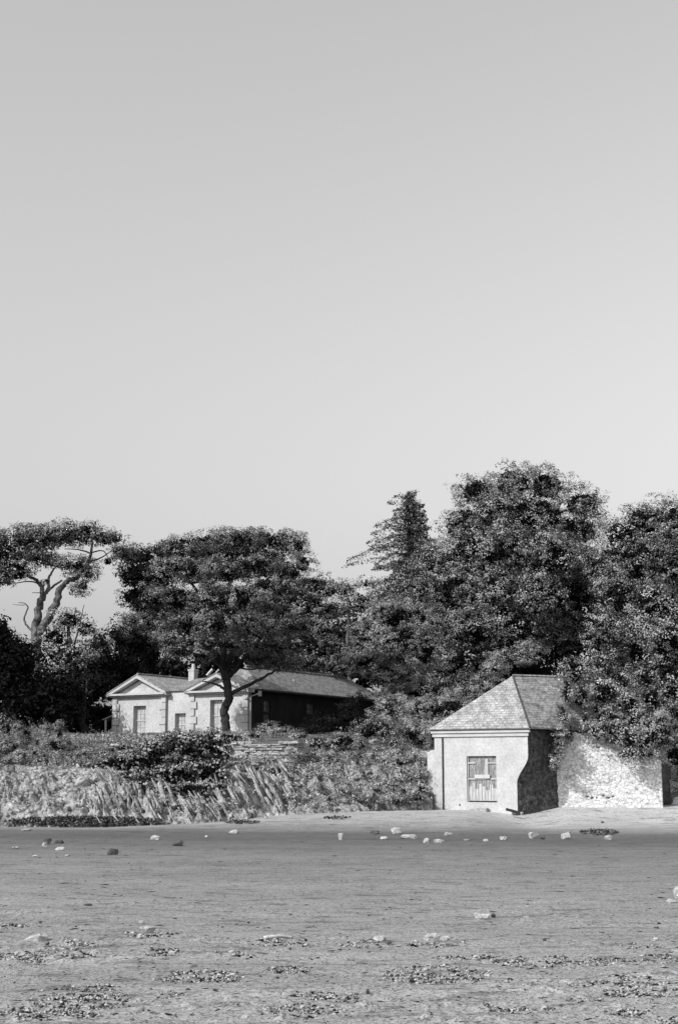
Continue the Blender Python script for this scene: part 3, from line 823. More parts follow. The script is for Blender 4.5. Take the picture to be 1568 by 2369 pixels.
# ------------------------------------------------------------------ rough walls
def rough_wall(name, label, p0, p1, tops, z0, th, mat, res=.045, amp=.06, holes=(), cat='wall', sc=3.0, seed=1):
    p0 = np.array(p0, float); p1 = np.array(p1, float); d = (p1 - p0)[:2]; L = np.linalg.norm(d); d = d / L
    nrm = np.array([d[1], -d[0]])                        # towards the viewer for p0 left of p1
    nu = int(L / res); nz = int((max(t[1] for t in tops) - z0) / res)
    u = np.linspace(0, L, nu); tp = np.interp(u, [t[0] for t in tops], [t[1] for t in tops]) + .09 * fbm(u * 4, u * 0 + seed, seed=seed) + .03 * fbm(u * 17, u * 0, seed=seed + 1)
    v = np.linspace(0, 1, nz)
    Uu, Vv = np.meshgrid(u, v, indexing='ij'); Z = z0 + (tp[:, None] - z0) * Vv
    dd = amp * (fbm(Uu * sc, Z * sc * 2.2, seed=seed + 5, o=4) + .35 * fbm(Uu * sc * 4, Z * sc * 7, seed=seed + 6, o=2))
    for (hu_, hz_, ru, rz, dep) in holes:
        dd = dd - dep * np.exp(-(((Uu - hu_) / ru) ** 2 + ((Z - hz_) / rz) ** 2) ** 2)
    fr = np.stack([p0[0] + d[0] * Uu + nrm[0] * dd, p0[1] + d[1] * Uu + nrm[1] * dd, Z], -1)
    bk = np.stack([p0[0] + d[0] * Uu - nrm[0] * (th + dd * .3), p0[1] + d[1] * Uu - nrm[1] * (th + dd * .3), Z], -1)[:, ::-1]
    R = np.concatenate([fr, bk], axis=1)
    n0, n1 = R.shape[:2]; i = np.arange(n0 * n1).reshape(n0, n1)
    f = np.stack([i[:-1, :-1], i[1:, :-1], i[1:, 1:], i[:-1, 1:]], -1).reshape(-1, 4)
    caps = []
    for e in (0, n0 - 1):
        for k in range(nz - 1):
            q = [i[e, k], i[e, k + 1], i[e, n1 - 2 - k], i[e, n1 - 1 - k]]
            caps.append(q if e == 0 else q[::-1])
    f = np.vstack([f, np.array(caps)])
    o = npmesh(name, R.reshape(-1, 3), f, mat)
    # metre-based UVs for coursing
    me = o.data; uv = me.uv_layers.new(name="UVMap")
    co = np.zeros(len(me.vertices) * 3); me.vertices.foreach_get("co", co); co = co.reshape(-1, 3)
    li = np.zeros(len(me.loops), np.int32); me.loops.foreach_get("vertex_index", li)
    uv.data.foreach_set("uv", np.stack([co[li] @ np.array([d[0], d[1], 0]), co[li][:, 2]], -1).astype(np.float32).ravel())
    return tag(o, label, cat)
W0 = bf(0, SBL, 0); W0 = np.array([W0[0] - .02, W0[1] + .0, 0])
wY1 = 52.9; W1 = P(1530, 1800, wY1); W1[2] = 0
Lw = np.linalg.norm((W1 - W0)[:2])
wd = (W1 - W0) / Lw
def WU(px, py): return on_plane(px, py, W0, wd[:2])
rough_wall('garden_wall', 'whitewashed ragged rubble wall right of the boathouse with creeper over its top', W0, W1,
           [(0, 2.6), (.35, 3.2), (WU(1330, 1690)[0], WU(1330, 1690)[1]), (WU(1360, 1700)[0], WU(1360, 1715)[1]), (WU(1400, 1720)[0], WU(1400, 1725)[1]), (WU(1450, 1745)[0], WU(1450, 1745)[1]), (WU(1500, 1757)[0], WU(1500, 1752)[1]), (Lw, WU(1530, 1758)[1])],
           0.0, .45, M['whitewash'], res=.03, amp=.03,
           holes=[(*WU(1358, 1843), .07, .03, .25), (*WU(1369, 1846), .05, .03, .22), (*WU(1395, 1841), .04, .03, .2), (*WU(1407, 1846), .07, .03, .25), (*WU(1418, 1843), .05, .025, .2), (*WU(1384, 1729), .07, .035, .2), (*WU(1303, 1722), .04, .04, .2), (*WU(1380, 1846), .03, .02, .18),
                  (*WU(1345, 1690), .04, .06, .1)])
# return wall beyond, its shade put into the dark stone colour, and the next bit of white wall
A = np.array([W1[0] + .02, W1[1] + .46, 0]); Bq = P(1549, 1800, 55.6); Bq[2] = 0
rough_wall('return_wall', 'dark shaded stone wall running back from the end of the whitewashed wall', W1 + np.array([-.02, .3, 0]), Bq, [(0, 2.1), (3, 2.0)], 0, .3, M['shade_dark_stone'], amp=.07, seed=9)
q0 = P(1553, 1800, 54.2); q1 = P(1700, 1800, 53.6); q0[2] = q1[2] = 0
rough_wall('low_wall', 'low white wall cut off by the right edge beyond the dark corner', q0, q1, [(0, P(1555, 1846, 54)[2]), (3, P(1555, 1840, 54)[2])], 0, .4, M['whitewash'], seed=12)
# stub wall left of the boathouse
s0 = P(988, 1800, 53.9); s1_ = P(1006, 1800, 53.6); s0[2] = s1_[2] = 0
rough_wall('wall_stub', 'narrow pale wall end standing against the left side of the boathouse', s0, s1_, [(0, P(990, 1742, 53.9)[2]), (.4, P(990, 1735, 53.9)[2])], 0, 1.2, M['white_render'], amp=.02, seed=14)
# retaining wall of thin slates in the bank
t0 = P(520, 1740, 56.0); t1 = P(690, 1740, 55.2); t0[2] = t1[2] = 0
def course_wall(name, label, p0, p1, zb, zt0, zt1, th, mat, seed, h=(.06, .14), w=(.15, .5), rag=.07):
    """dry wall of thin slates: every course laid stone by stone, one mesh"""
    rng = np.random.default_rng(seed); p0 = np.array(p0, float); p1 = np.array(p1, float); d = (p1 - p0)[:2]; L = np.linalg.norm(d); d = d / L
    fr = frame((p0[0], p0[1], 0), d, (-d[1], d[0])); mb = MB(); z = zb
    while z < max(zt0, zt1):
        hh = rng.uniform(*h); u = -rng.uniform(0, .15)
        while u < L:
            ww = rng.uniform(*w); top = zt0 + (zt1 - zt0) * u / L + rng.normal(0, rag)
            if z + hh < top and rng.random() > .03:
                f0 = rng.normal(0, .06); tl = rng.normal(0, .006)
                a, b = u, min(u + ww - .025, L + rng.normal(0, .03))
                if b > a + .03: mb.box8([fr(a, f0, z + tl), fr(b, f0 + rng.normal(0, .012), z - tl), fr(b, th, z), fr(a, th, z), fr(a, f0 + rng.normal(0, .012), z + hh - .03 + tl), fr(b, f0, z + hh - .03 - tl), fr(b, th, z + hh - .01), fr(a, th, z + hh - .01)])
            u += ww
        z += hh
    # dark earth core between the stones
    mb.box(fr, .05, L - .06, .07, th - .05, zb, min(zt0, zt1) - .12)
    o = mb.build(name, mat); return tag(o, label, 'wall')
course_wall('retaining_wall', 'thin-bedded slate retaining wall above the rock face below the pine', t0, t1, .9, P(520, 1714, 55.6)[2], P(690, 1713, 55.2)[2], .9, M['rubble'], 16)
e0 = P(196, 1770, 57.5); e1 = P(345, 1770, 57.0); e0[2] = e1[2] = 0
rough_wall('terrace_wall', 'half-buried slate wall under the ivy at the left of the bank', P(150, 1770, 56.5) * [1, 1, 0], P(300, 1770, 56.0) * [1, 1, 0], [(0, P(200, 1752, 56)[2]), (2.6, P(300, 1752, 56)[2])], 1.6, .6, M['rubble'], res=.035, amp=.1, seed=18, sc=4)
# pale post rising from the bush on the boathouse roof
pt = P(1375, 1652, 56.0); pq = P(1375, 1624, 56.0)
mb = MB(); mb.tube([pt, pq], .045, 8); mb.build('vent_pipe', M['trim'], boat)

# ------------------------------------------------------------------ stones
def stone_mesh(c, w, h, dep, seed, sharp=.25):
    rng = np.random.default_rng(seed)
    n = 26; d = rng.normal(size=(n, 3)); d /= np.linalg.norm(d, axis=1)[:, None]
    pts = d * rng.uniform(.8, 1.1, (n, 1)); pts = np.sign(pts) * np.abs(pts) ** .75
    pts = pts * np.array([w / 2, dep / 2, h / 2]) + np.array([0, 0, h * .32])
    return pts
def stone(px, py, w, h, m, label, name='beach_stone', seed=None, cat='stone', group='stones scattered on the beach', lift=0):
    """px,py = middle of the stone's foot line; w,h in reference pixels"""
    import bmesh
    q = G(px, py + h * .25); Y = q[1]; s = PXM(Y)
    seed = seed if seed is not None else int(px * 7 + py)
    pts = stone_mesh(q, w * s, h * s * 1.25, max(h, w * .55) * s * 1.1, seed)
    bm = bmesh.new()
    for p in pts: bm.verts.new(p)
    bmesh.ops.convex_hull(bm, input=bm.verts[:])
    for v in [v for v in bm.verts if not v.link_faces]: bm.verts.remove(v)
    bmesh.ops.subdivide_edges(bm, edges=bm.edges[:], cuts=1, use_grid_fill=True)
    r = random.Random(seed)
    for v in bm.verts: v.co *= 1 + r.uniform(-.08, .08)
    me = bpy.data.meshes.new(name); bm.to_mesh(me); bm.free()
    o = link(name, me, M[m])
    o.location = (q[0], q[1], float(beach_h(q[0], q[1])) + lift)
    o.rotation_euler = (0, 0, r.uniform(-.3, .3))
    return tag(o, label, cat, group)
ST = [
 (62, 1921, 24, 5, 'stone_mid', 'thin flat stone nearest the dark weed strip at the far left'),
 (110, 1950, 20, 15, 'stone_dark', 'upright dark block in the cluster at the far left'),
 (137, 1949, 22, 8, 'stone_dark', 'low dark slab just right of the upright dark block'),
 (140, 1965, 24, 8, 'stone_near', 'pale flat stone in front of the dark pair at the left'),
 (104, 1957, 14, 9, 'stone_pale', 'small pale stone leaning on the upright dark block'),
 (36, 1962, 16, 5, 'stone_pale', 'low pale stone nearest the left edge below the bank'),
 (86, 1981, 22, 5, 'stone_mid', 'thin grey stone below the left cluster'),
 (157, 1980, 12, 4, 'stone_pale', 'tiny pale stone right of the thin grey one below the left cluster'),
 (262, 1974, 27, 14, 'stone_dark', 'dark weedy lump with a pointed top standing alone at left'),
 (360, 1940, 26, 9, 'stone_near', 'pale slab with a dark right end left of centre'),
 (412, 1954, 28, 12, 'stone_dark', 'dark flat-topped block left of centre'),
 (540, 1926, 24, 9, 'stone_mid', 'broken grey stone near the tide line under the clefts'),
 (478, 1936, 10, 4, 'stone_pale', 'tiny pale stone between the dark block and the broken grey stone'),
 (789, 1939, 15, 16, 'stone_mid', 'upright grey stone standing alone at the middle of the beach'),
 (867, 1928, 22, 9, 'stone_dark', 'dark low stone left of the big pale block'),
 (887, 1940, 20, 7, 'stone_mid', 'small dark-edged stone below the dark low stone'),
 (916, 1926, 28, 15, 'stone_near', 'big pale block behind the pale plank-like slab'),
 (946, 1938, 42, 10, 'stone_near', 'long pale plank-like slab at mid beach'),
 (986, 1948, 15, 12, 'stone_mid', 'small pointed grey stone right of the long pale slab'),
 (1014, 1948, 24, 9, 'stone_mid', 'low grey stone with a dark right end below the boathouse pipe'),
 (1037, 1932, 20, 9, 'stone_pale', 'pale pebbly stone nearest the foot of the boathouse pipe'),
 (1079, 1944, 16, 4, 'stone_pale', 'thin pale stone directly below the boathouse door'),
 (1123, 1945, 14, 5, 'stone_pale', 'small round pale stone below the boathouse door step'),
 (1165, 1941, 19, 9, 'stone_pale', 'rounded pale stone below the boathouse front corner'),
 (1234, 1937, 26, 16, 'stone_near', 'large two-tone block below the boathouse dark corner'),
 (1254, 1940, 14, 7, 'stone_dark', 'small dark stone touching the large two-tone block'),
 (1309, 1937, 24, 17, 'stone_near', 'large squarish pale block at the left end of the dark puddle of weed'),
 (1407, 1940, 20, 10, 'stone_pale', 'pointed pale stone right of the weed patch, farthest right of the row'),
 (1393, 1903, 8, 4, 'stone_dark', 'tiny dark stone on the white shingle below the whitewashed wall'),
 (84, 2175, 58, 17, 'stone_near', 'broad smooth pale boulder in the left foreground'),
 (110, 2183, 12, 7, 'stone_dark', 'small dark stone at the right end of the broad pale boulder'),
 (341, 2153, 36, 15, 'stone_near', 'pale cracked stone over dark weed in the foreground'),
 (327, 2136, 20, 8, 'stone_mid', 'small grey stone just behind the cracked foreground stone'),
 (205, 2094, 22, 5, 'stone_dark', 'thin dark sliver lying alone in the left foreground'),
 (95, 2134, 9, 5, 'stone_dark', 'tiny dark stone above the broad pale boulder'),
 (155, 2071, 11, 4, 'stone_mid', 'tiny grey stone alone on the smooth sand at left'),
 (435, 2292, 11, 9, 'stone_dark', 'small dark lump below the long weed patch'),
 (307, 2362, 8, 8, 'stone_dark', 'small dark pointed stone at the bottom edge'),
 (1117, 2122, 46, 13, 'stone_near', 'long pale stone with a dark right end alone in the right foreground'),
 (1139, 2121, 14, 12, 'stone_dark', 'dark stone butted against the end of the long pale stone'),
 (1215, 2122, 15, 4, 'stone_mid', 'thin grey stone right of the long pale stone'),
 (878, 2175, 29, 14, 'stone_near', 'rounded pale stone in the centre foreground'),
 (899, 2182, 14, 8, 'stone_dark', 'dark stone at the right foot of the rounded pale stone'),
 (1000, 2172, 40, 15, 'stone_near', 'large pale weedy stone right of the centre foreground'),
 (1028, 2174, 24, 12, 'stone_mid', 'broken grey stone on the right end of the large weedy stone'),
 (1259, 2176, 10, 7, 'stone_dark', 'small dark stone alone in the right foreground'),
 (1518, 2147, 15, 5, 'stone_dark', 'flat dark stone near the right edge'),
 (1514, 2176, 14, 9, 'stone_near', 'small pale stone near the right edge below the flat dark one'),
 (1553, 2088, 24, 11, 'stone_near', 'low pale stone at the foot of the block on the right edge'),
 (1566, 2070, 20, 26, 'stone_near', 'tall pale block cut off by the right edge'),
 (851, 2296, 9, 9, 'stone_dark', 'small dark upright stone near the bottom centre'),
]
for k, (px, py, w, h, m, lab) in enumerate(ST): stone(px, py, w, h, m, lab, seed=k + 1)
# driftwood
q = G(642, 2175)
mb = MB(); s = PXM(q[1]); mb.tube(bend([q + np.array([-30 * s, 0, .02]), q + np.array([0, .05, .035]), q + np.array([34 * s, .12, .015])], 6, .01), np.linspace(.022, .012, 13), 7)
tag(mb.build('driftwood', M['drift'], smooth_=True), 'thin bleached stick lying flat in the centre foreground', 'driftwood')
# boulders lodged in the bank
def boulder(px, py, w, h, Y, m, label, seed):
    o = stone(px, 2000, w, h, m, label, name='boulder', seed=seed, group=None, cat='boulder')
    Y = bankY(px, py) - .25 if Y < 56 else Y
    s = PXM(Y) / PXM(G(px, 2000 + h * .25)[1]); o.scale = (s, s, s); c = P(px, py + h * .4, Y); o.location = c
    return o
boulder(192, 1812, 40, 26, 52.2, 'stone_wall', 'large pale boulder lodged in the rocks at left below the ivy', 101)
boulder(225, 1799, 24, 18, 52.4, 'stone_wall', 'squarish pale boulder just above and right of the largest one', 102)
boulder(236, 1820, 28, 18, 51.6, 'stone_wall', 'lower pale boulder right of the largest one', 103)
boulder(747, 1848, 18, 13, 51.2, 'stone_wall', 'single pale boulder on the rough bank left of the boathouse', 104)
boulder(865, 1717, 26, 10, 59.0, 'stone_wall', 'pale rubble block showing among the scrub right of the pine', 105)
boulder(540, 1797, 34, 24, 52.6, 'stone_mid', 'grey boulder under the left end of the retaining wall', 106)
# rubble and plank at the boathouse corner
mb = MB(); a = P(1170, 1872, 51.7); b = P(1200, 1880, 51.5); mb.tube([a, b], .05, 5); tag(mb.build('plank', M['dark_trim']), 'short dark plank propped at the cut corner of the boathouse', 'plank')
for k, (px, py, w, h, m, lab) in enumerate([(1178, 1880, 16, 9, 'stone_pale', 'pale broken block under the dark plank'), (1190, 1884, 14, 8, 'stone_dark', 'dark broken block at the foot of the boathouse corner'), (1204, 1883, 12, 8, 'stone_mid', 'grey block at the foot of the shaded boathouse wall'),
        (1262, 1868, 18, 9, 'stone_pale', 'pale rubble lump where the boathouse meets the whitewashed wall'), (1283, 1866, 14, 7, 'stone_dark', 'dark rubble lump at the left foot of the whitewashed wall')]):
    stone(px, py, w, h, m, lab, seed=200 + k, name='rubble_block', cat='stone', group='rubble at the boathouse corner')

# ------------------------------------------------------------------ weed, shells and pebbles washed up in patches: nobody could count them
PT = [(100, 2210, 120, 12, 1.2), (170, 2188, 60, 8, .8), (377, 2205, 50, 9, 1), (345, 2163, 60, 9, 1.4), (465, 2264, 105, 13, 1.4), (180, 2312, 115, 26, 1.6), (235, 2298, 50, 18, 1), (110, 2348, 120, 16, 1.4),
      (395, 2307, 32, 6, 1), (650, 2180, 85, 8, 1), (670, 2250, 58, 9, .9), (735, 2308, 60, 11, 1.4), (700, 2344, 95, 13, 1.3), (845, 2182, 55, 6, 1.1), (1005, 2181, 70, 9, 1.4), (1080, 2218, 90, 7, 1.1),
      (1230, 2229, 90, 13, 1.6), (1400, 2231, 80, 9, 1.2), (1010, 2262, 125, 18, 1.7), (805, 2313, 32, 12, 1.3), (1200, 2342, 85, 8, 1.2), (1350, 2322, 40, 5, 1), (1490, 2298, 95, 20, 1.5), (1450, 2274, 60, 7, 1),
      (1530, 2222, 55, 13, 1.2), (1450, 2346, 50, 8, 1.1), (1550, 2364, 40, 9, 1.2), (20, 2140, 60, 6, .6), (1360, 2280, 50, 5, .5), (1180, 2274, 30, 3, .6), (560, 2210, 60, 6, .4), (1470, 2195, 60, 5, .5)]
rng = np.random.default_rng(42)
pts = []
for (cx, cy, rx, ry, dn) in PT:
    n = int(rx * ry * dn * 1.35)
    a = rng.uniform(0, 2 * math.pi, n); r = rng.random(n) ** .6
    X = cx + rx * r * np.cos(a) + rng.normal(0, 4, n); Yp = cy + ry * r * np.sin(a) + rng.normal(0, 1.5, n)
    keep = fbm(X / 24, Yp / 2.6, seed=51) > .0
    for x_, y_ in zip(X[keep], Yp[keep]): pts.append((x_, y_, 1.0))
for k in range(3600):
    y_ = 1990 + 390 * rng.random() ** .6; pts.append((rng.uniform(-60, 1640), y_, .55))
for k in range(500):
    pts.append((rng.uniform(-60, 1640), rng.uniform(1925, 2000), .5))
pts = np.array(pts)
a = (pts[:, 0] - 784) / F; b = (1184.5 - pts[:, 1]) / F
dirs = np.stack([a, math.cos(TH) - b * math.sin(TH), math.sin(TH) + b * math.cos(TH)], -1)
t = CAMZ / -dirs[:, 2]; q = EYE + dirs * t[:, None]
q = q[(q[:, 1] > 5) & (q[:, 1] < 44)]; pts = pts[:len(q)]
q[:, 2] = beach_h(q[:, 0], q[:, 1]) + beach_fine(q[:, 0], q[:, 1])
n = len(q)
ico = np.array([(0, 0, 1), (.9, 0, .3), (.3, .85, .3), (-.7, .5, .3), (-.7, -.5, .3), (.3, -.85, .3), (0, 0, -.8)])
icf = np.array([(0, 1, 2), (0, 2, 3), (0, 3, 4), (0, 4, 5), (0, 5, 1), (6, 2, 1), (6, 3, 2), (6, 4, 3), (6, 5, 4), (6, 1, 5)])
sz = rng.uniform(.0035, .0095, n) * rng.choice([.7, 1, 1.3, 2.0], n) * np.clip(q[:, 1] / 14, .8, 1.6)
sc = np.stack([sz * rng.uniform(.8, 2.6, n), sz * rng.uniform(.5, 1.3, n), sz * rng.uniform(.4, 1.3, n)], -1)
ang = rng.uniform(0, 2 * math.pi, n)
iso = pts[:n, 2] < .9
sc[iso, 2] *= .45; sc[iso, 0] *= rng.uniform(.8, 2.2, iso.sum())
v = ico[None] * rng.uniform(.75, 1.3, (n, 7, 1)) * sc[:, None, :]
x_ = v[..., 0] * np.cos(ang)[:, None] - v[..., 1] * np.sin(ang)[:, None]; y_ = v[..., 0] * np.sin(ang)[:, None] + v[..., 1] * np.cos(ang)[:, None]
v = np.stack([x_, y_, v[..., 2]], -1) + q[:, None, :]
f = (icf[None] + (np.arange(n) * 7)[:, None, None]).reshape(-1, 3)
tw = np.where(iso, rng.random(n) * .55, rng.random(n)); tw = np.repeat(tw, 10)
tag(npmesh('beach_weed', v.reshape(-1, 3), f, M['weed'], tone=tw), 'patches of dried weed, shell and pebble strewn over the foreground sand', 'seaweed', kind='stuff')

# dark weed strips at the tide line
def strip(cx, cy, rx, ry, n, seed, label, mat='wrack', size=.09, bank=False):
    rng = np.random.default_rng(seed); C = []
    for k in range(n):
        a = rng.uniform(0, 2 * math.pi); r = rng.random() ** .5
        x_ = cx + rx * r * math.cos(a); y_ = cy + ry * r * math.sin(a)
        g_ = P(x_, y_, bankY(x_, y_) - .12) if bank else G(x_, y_); C.append(g_ + np.array([0, 0, rng.uniform(0, .06)]))
    C = np.array(C); v, f = leaf_quads(C, rng.normal(size=(n, 3)) * .6 + np.array([0, -.2, .8]), size * rng.uniform(.5, 1.5, n), .5, rng)
    return tag(npmesh('seaweed', v, f, M[mat]), label, 'seaweed', kind='stuff')
strip(200, 1901, 180, 11, 5200, 61, 'dark strip of seaweed along the foot of the left bank', bank=True, size=.07)
strip(1385, 1927, 45, 6, 500, 62, 'dark weedy patch between the squarish pale block and the pointed stone')
strip(780, 1893, 30, 3, 160, 63, 'small dark weed streak on the white shingle at mid beach')
strip(560, 1903, 40, 4, 300, 64, 'thin weed streak below the clefts in the rock')

# ------------------------------------------------------------------ trees
LP, LB, LPale, LD = M['leaf_pine'], M['leaf_broad'], M['leaf_pale'], M['leaf_dark']
Y = 106
envs = [(-60, 1290, 80, 48, Y), (25, 1268, 62, 38, Y), (85, 1250, 62, 32, Y), (145, 1238, 55, 28, Y), (200, 1232, 50, 26, Y), (250, 1248, 38, 22, Y), (275, 1272, 26, 20, Y), (30, 1320, 48, 30, Y), (10, 1345, 30, 18, Y),
        (85, 1290, 45, 16, Y), (165, 1308, 46, 18, Y), (190, 1355, 24, 18, Y), (205, 1330, 20, 14, Y), (250, 1300, 16, 14, Y + 1), (110, 1345, 10, 6, Y)]
pp = lambda *a: [P(x, y, Y + (a_[2] if len(a_) > 2 else 0)) for a_ in a for x, y in [a_[:2]]]
tr = [(pp((80, 1640), (80, 1520), (83, 1473), (88, 1426), (100, 1378)), .42, .26), (pp((82, 1560), (86, 1480), (106, 1444), (126, 1405), (140, 1362)), .4, .25),
      (pp((100, 1378), (95, 1354), (78, 1338), (40, 1325)), .2, .08), (pp((100, 1380), (112, 1362), (115, 1335), (130, 1310)), .16, .06), (pp((101, 1376), (122, 1358), (145, 1342)), .12, .07),
      (pp((140, 1362), (160, 1342), (182, 1334), (205, 1300), (212, 1275), (215, 1240)), .22, .07), (pp((205, 1300), (235, 1290), (265, 1270)), .08, .03), (pp((160, 1342), (185, 1350), (200, 1358)), .06, .03),
      (pp((210, 1280), (185, 1272), (150, 1270)), .07, .03), (pp((95, 1352), (70, 1345), (30, 1350)), .07, .03), (pp((76, 1462), (57, 1436), (66, 1405)), .09, .05), (pp((66, 1405), (58, 1396), (43, 1394)), .05, .02),
      (pp((58, 1400), (30, 1398)), .03, .015), (pp((98, 1372), (75, 1371)), .04, .02), (pp((130, 1310), (90, 1300), (60, 1280)), .06, .02), (pp((212, 1278), (240, 1275), (255, 1300)), .06, .03)]
tree('umbrella_pine', 'tall flat-topped pine on two bare leaning trunks at the upper left', envs, (80, 1640, Y), (100, 1378, Y), .4, LP, M['bark_pale'], parts=tr, seed=2, puff=.62, leaf=.16, dens=.8, flat=.75, fill=.7, aspect=.5, grow=1.22, jit=.8)
Y = 100
tree('broadleaf_tree', 'loose leafy tree under the umbrella pine in front of the sky gap', [(160, 1435, 42, 32, Y), (200, 1455, 38, 28, Y), (125, 1475, 40, 36, Y), (160, 1520, 60, 40, Y), (230, 1500, 35, 30, Y), (140, 1570, 45, 40, Y)],
     (160, 1690, Y), (160, 1450, Y), .22, LB, M['bark'], seed=3, puff=.6, leaf=.17, dens=.6, fill=.6)
Y = 92
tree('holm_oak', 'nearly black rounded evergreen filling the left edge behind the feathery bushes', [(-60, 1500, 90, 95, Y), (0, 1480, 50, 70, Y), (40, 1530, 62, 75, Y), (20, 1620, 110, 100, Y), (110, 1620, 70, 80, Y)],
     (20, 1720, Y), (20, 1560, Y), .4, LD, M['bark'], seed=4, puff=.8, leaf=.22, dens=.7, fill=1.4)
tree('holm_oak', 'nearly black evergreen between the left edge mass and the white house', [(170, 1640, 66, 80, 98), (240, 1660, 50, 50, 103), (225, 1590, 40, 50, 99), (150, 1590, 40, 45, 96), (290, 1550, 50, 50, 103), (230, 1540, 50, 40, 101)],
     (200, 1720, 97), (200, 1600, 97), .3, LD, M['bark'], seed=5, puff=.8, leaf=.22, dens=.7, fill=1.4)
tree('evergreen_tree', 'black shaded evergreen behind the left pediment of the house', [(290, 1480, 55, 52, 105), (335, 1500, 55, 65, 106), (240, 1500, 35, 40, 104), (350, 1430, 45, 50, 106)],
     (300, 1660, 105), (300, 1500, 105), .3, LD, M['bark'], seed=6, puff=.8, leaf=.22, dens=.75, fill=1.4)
tree('pine_tree', 'dark pine between the umbrella pine and the large spreading pine', [(318, 1288, 52, 26, 110), (380, 1275, 40, 30, 110), (340, 1330, 70, 45, 110), (320, 1380, 45, 36, 110), (370, 1390, 60, 60, 110)],
     (330, 1600, 110), (340, 1340, 110), .35, M['leaf_deep'], M['bark'], seed=7, puff=.6, leaf=.17, dens=.8, fill=1.2, flat=.6)

# the large spreading pine in front of the house
Y = 86
envs = [(425, 1268, 45, 30, Y), (480, 1262, 48, 32, Y), (540, 1252, 52, 30, Y - 1), (600, 1250, 46, 28, Y), (655, 1255, 42, 30, Y), (690, 1262, 22, 22, Y), (700, 1305, 24, 26, Y), (665, 1325, 36, 26, Y - 1),
        (400, 1320, 40, 28, Y - 1), (450, 1325, 50, 34, Y - 2), (520, 1320, 52, 34, Y - 2), (590, 1315, 50, 32, Y - 2), (630, 1360, 50, 28, Y - 1),
        (360, 1382, 44, 26, Y - 1), (420, 1385, 50, 30, Y - 3), (490, 1385, 50, 30, Y - 3), (560, 1380, 52, 30, Y - 3), (620, 1410, 50, 26, Y - 2),
        (320, 1442, 40, 24, Y - 1), (375, 1445, 46, 26, Y - 3), (440, 1445, 48, 28, Y - 4), (505, 1440, 50, 28, Y - 4), (575, 1440, 52, 28, Y - 3), (640, 1460, 50, 22, Y - 2), (690, 1450, 30, 20, Y - 1),
        (410, 1482, 50, 18, Y - 2), (470, 1488, 48, 20, Y - 3), (540, 1490, 52, 20, Y - 3), (610, 1498, 50, 20, Y - 2), (660, 1505, 36, 16, Y - 1), (610, 1530, 40, 14, Y - 1), (660, 1538, 34, 12, Y), (420, 1510, 34, 12, Y), (462, 1518, 24, 8, Y - 1)]
tr = [(pp((522, 1725), (524, 1690), (520, 1650), (528, 1610), (524, 1575), (516, 1545)), .27, .24), (pp((516, 1548), (505, 1530), (480, 1500, -1), (430, 1480, -2)), .2, .08), (pp((520, 1560), (530, 1530), (545, 1490, -2), (560, 1430, -2)), .26, .1),
      (pp((524, 1570), (548, 1545), (566, 1520), (600, 1480)), .2, .08), (pp((530, 1606), (560, 1592), (600, 1572), (622, 1560), (650, 1545)), .14, .05), (pp((526, 1600), (510, 1588), (490, 1580), (468, 1576)), .1, .03),
      (pp((516, 1545), (520, 1480), (520, 1400), (540, 1320), (545, 1270)), .22, .06), (pp((518, 1500), (470, 1450, -2), (400, 1440, -2), (340, 1450, -1)), .12, .04), (pp((520, 1420), (600, 1360), (660, 1290)), .12, .04),
      (pp((520, 1430), (450, 1360, -1), (420, 1290)), .12, .04), (pp((566, 1520), (620, 1500), (670, 1500)), .08, .03), (pp((480, 1515), (440, 1510), (420, 1500)), .05, .02), (pp((530, 1540), (585, 1548), (630, 1530)), .07, .02)]
tree('spreading_pine', 'largest clumpy pine with a gnarled trunk standing before the house front', envs, (522, 1725, Y), (520, 1500, Y), .38, LP, M['bark'], parts=tr, seed=8, puff=.5, leaf=.12, dens=.8, flat=.75, fill=1.3, aspect=.4, up=.3, back=.35, grow=1.2, jit=1.6, core=[(545, 1300, 130, 50, 88, 2.5), (530, 1400, 160, 60, 88, 2.5), (530, 1465, 140, 30, 87, 2)])
tree('pine_tree', 'dark layered pine immediately right of the spreading pine above the long roof', [(720, 1352, 42, 24, 106), (755, 1368, 30, 22, 106), (700, 1385, 50, 30, 106), (740, 1410, 50, 22, 105), (690, 1440, 60, 28, 105), (750, 1455, 50, 22, 105), (700, 1490, 70, 26, 105), (760, 1505, 46, 26, 104), (700, 1535, 60, 22, 104), (770, 1540, 50, 22, 104)],
     (720, 1640, 106), (720, 1400, 106), .35, M['leaf_pine'], M['bark'], seed=9, puff=.6, leaf=.16, dens=.7, flat=.6, fill=1.6, grow=1.2)
tree('poplar_tree', 'pale thin-leaved tree with sky gaps left of the conifer spire', [(795, 1365, 36, 28, 120), (835, 1395, 40, 34, 120), (780, 1410, 40, 30, 120), (850, 1350, 22, 16, 121)],
     (810, 1580, 120), (810, 1390, 120), .2, LPale, M['bark_pale'], seed=10, puff=.6, leaf=.17, dens=.5, fill=.5)
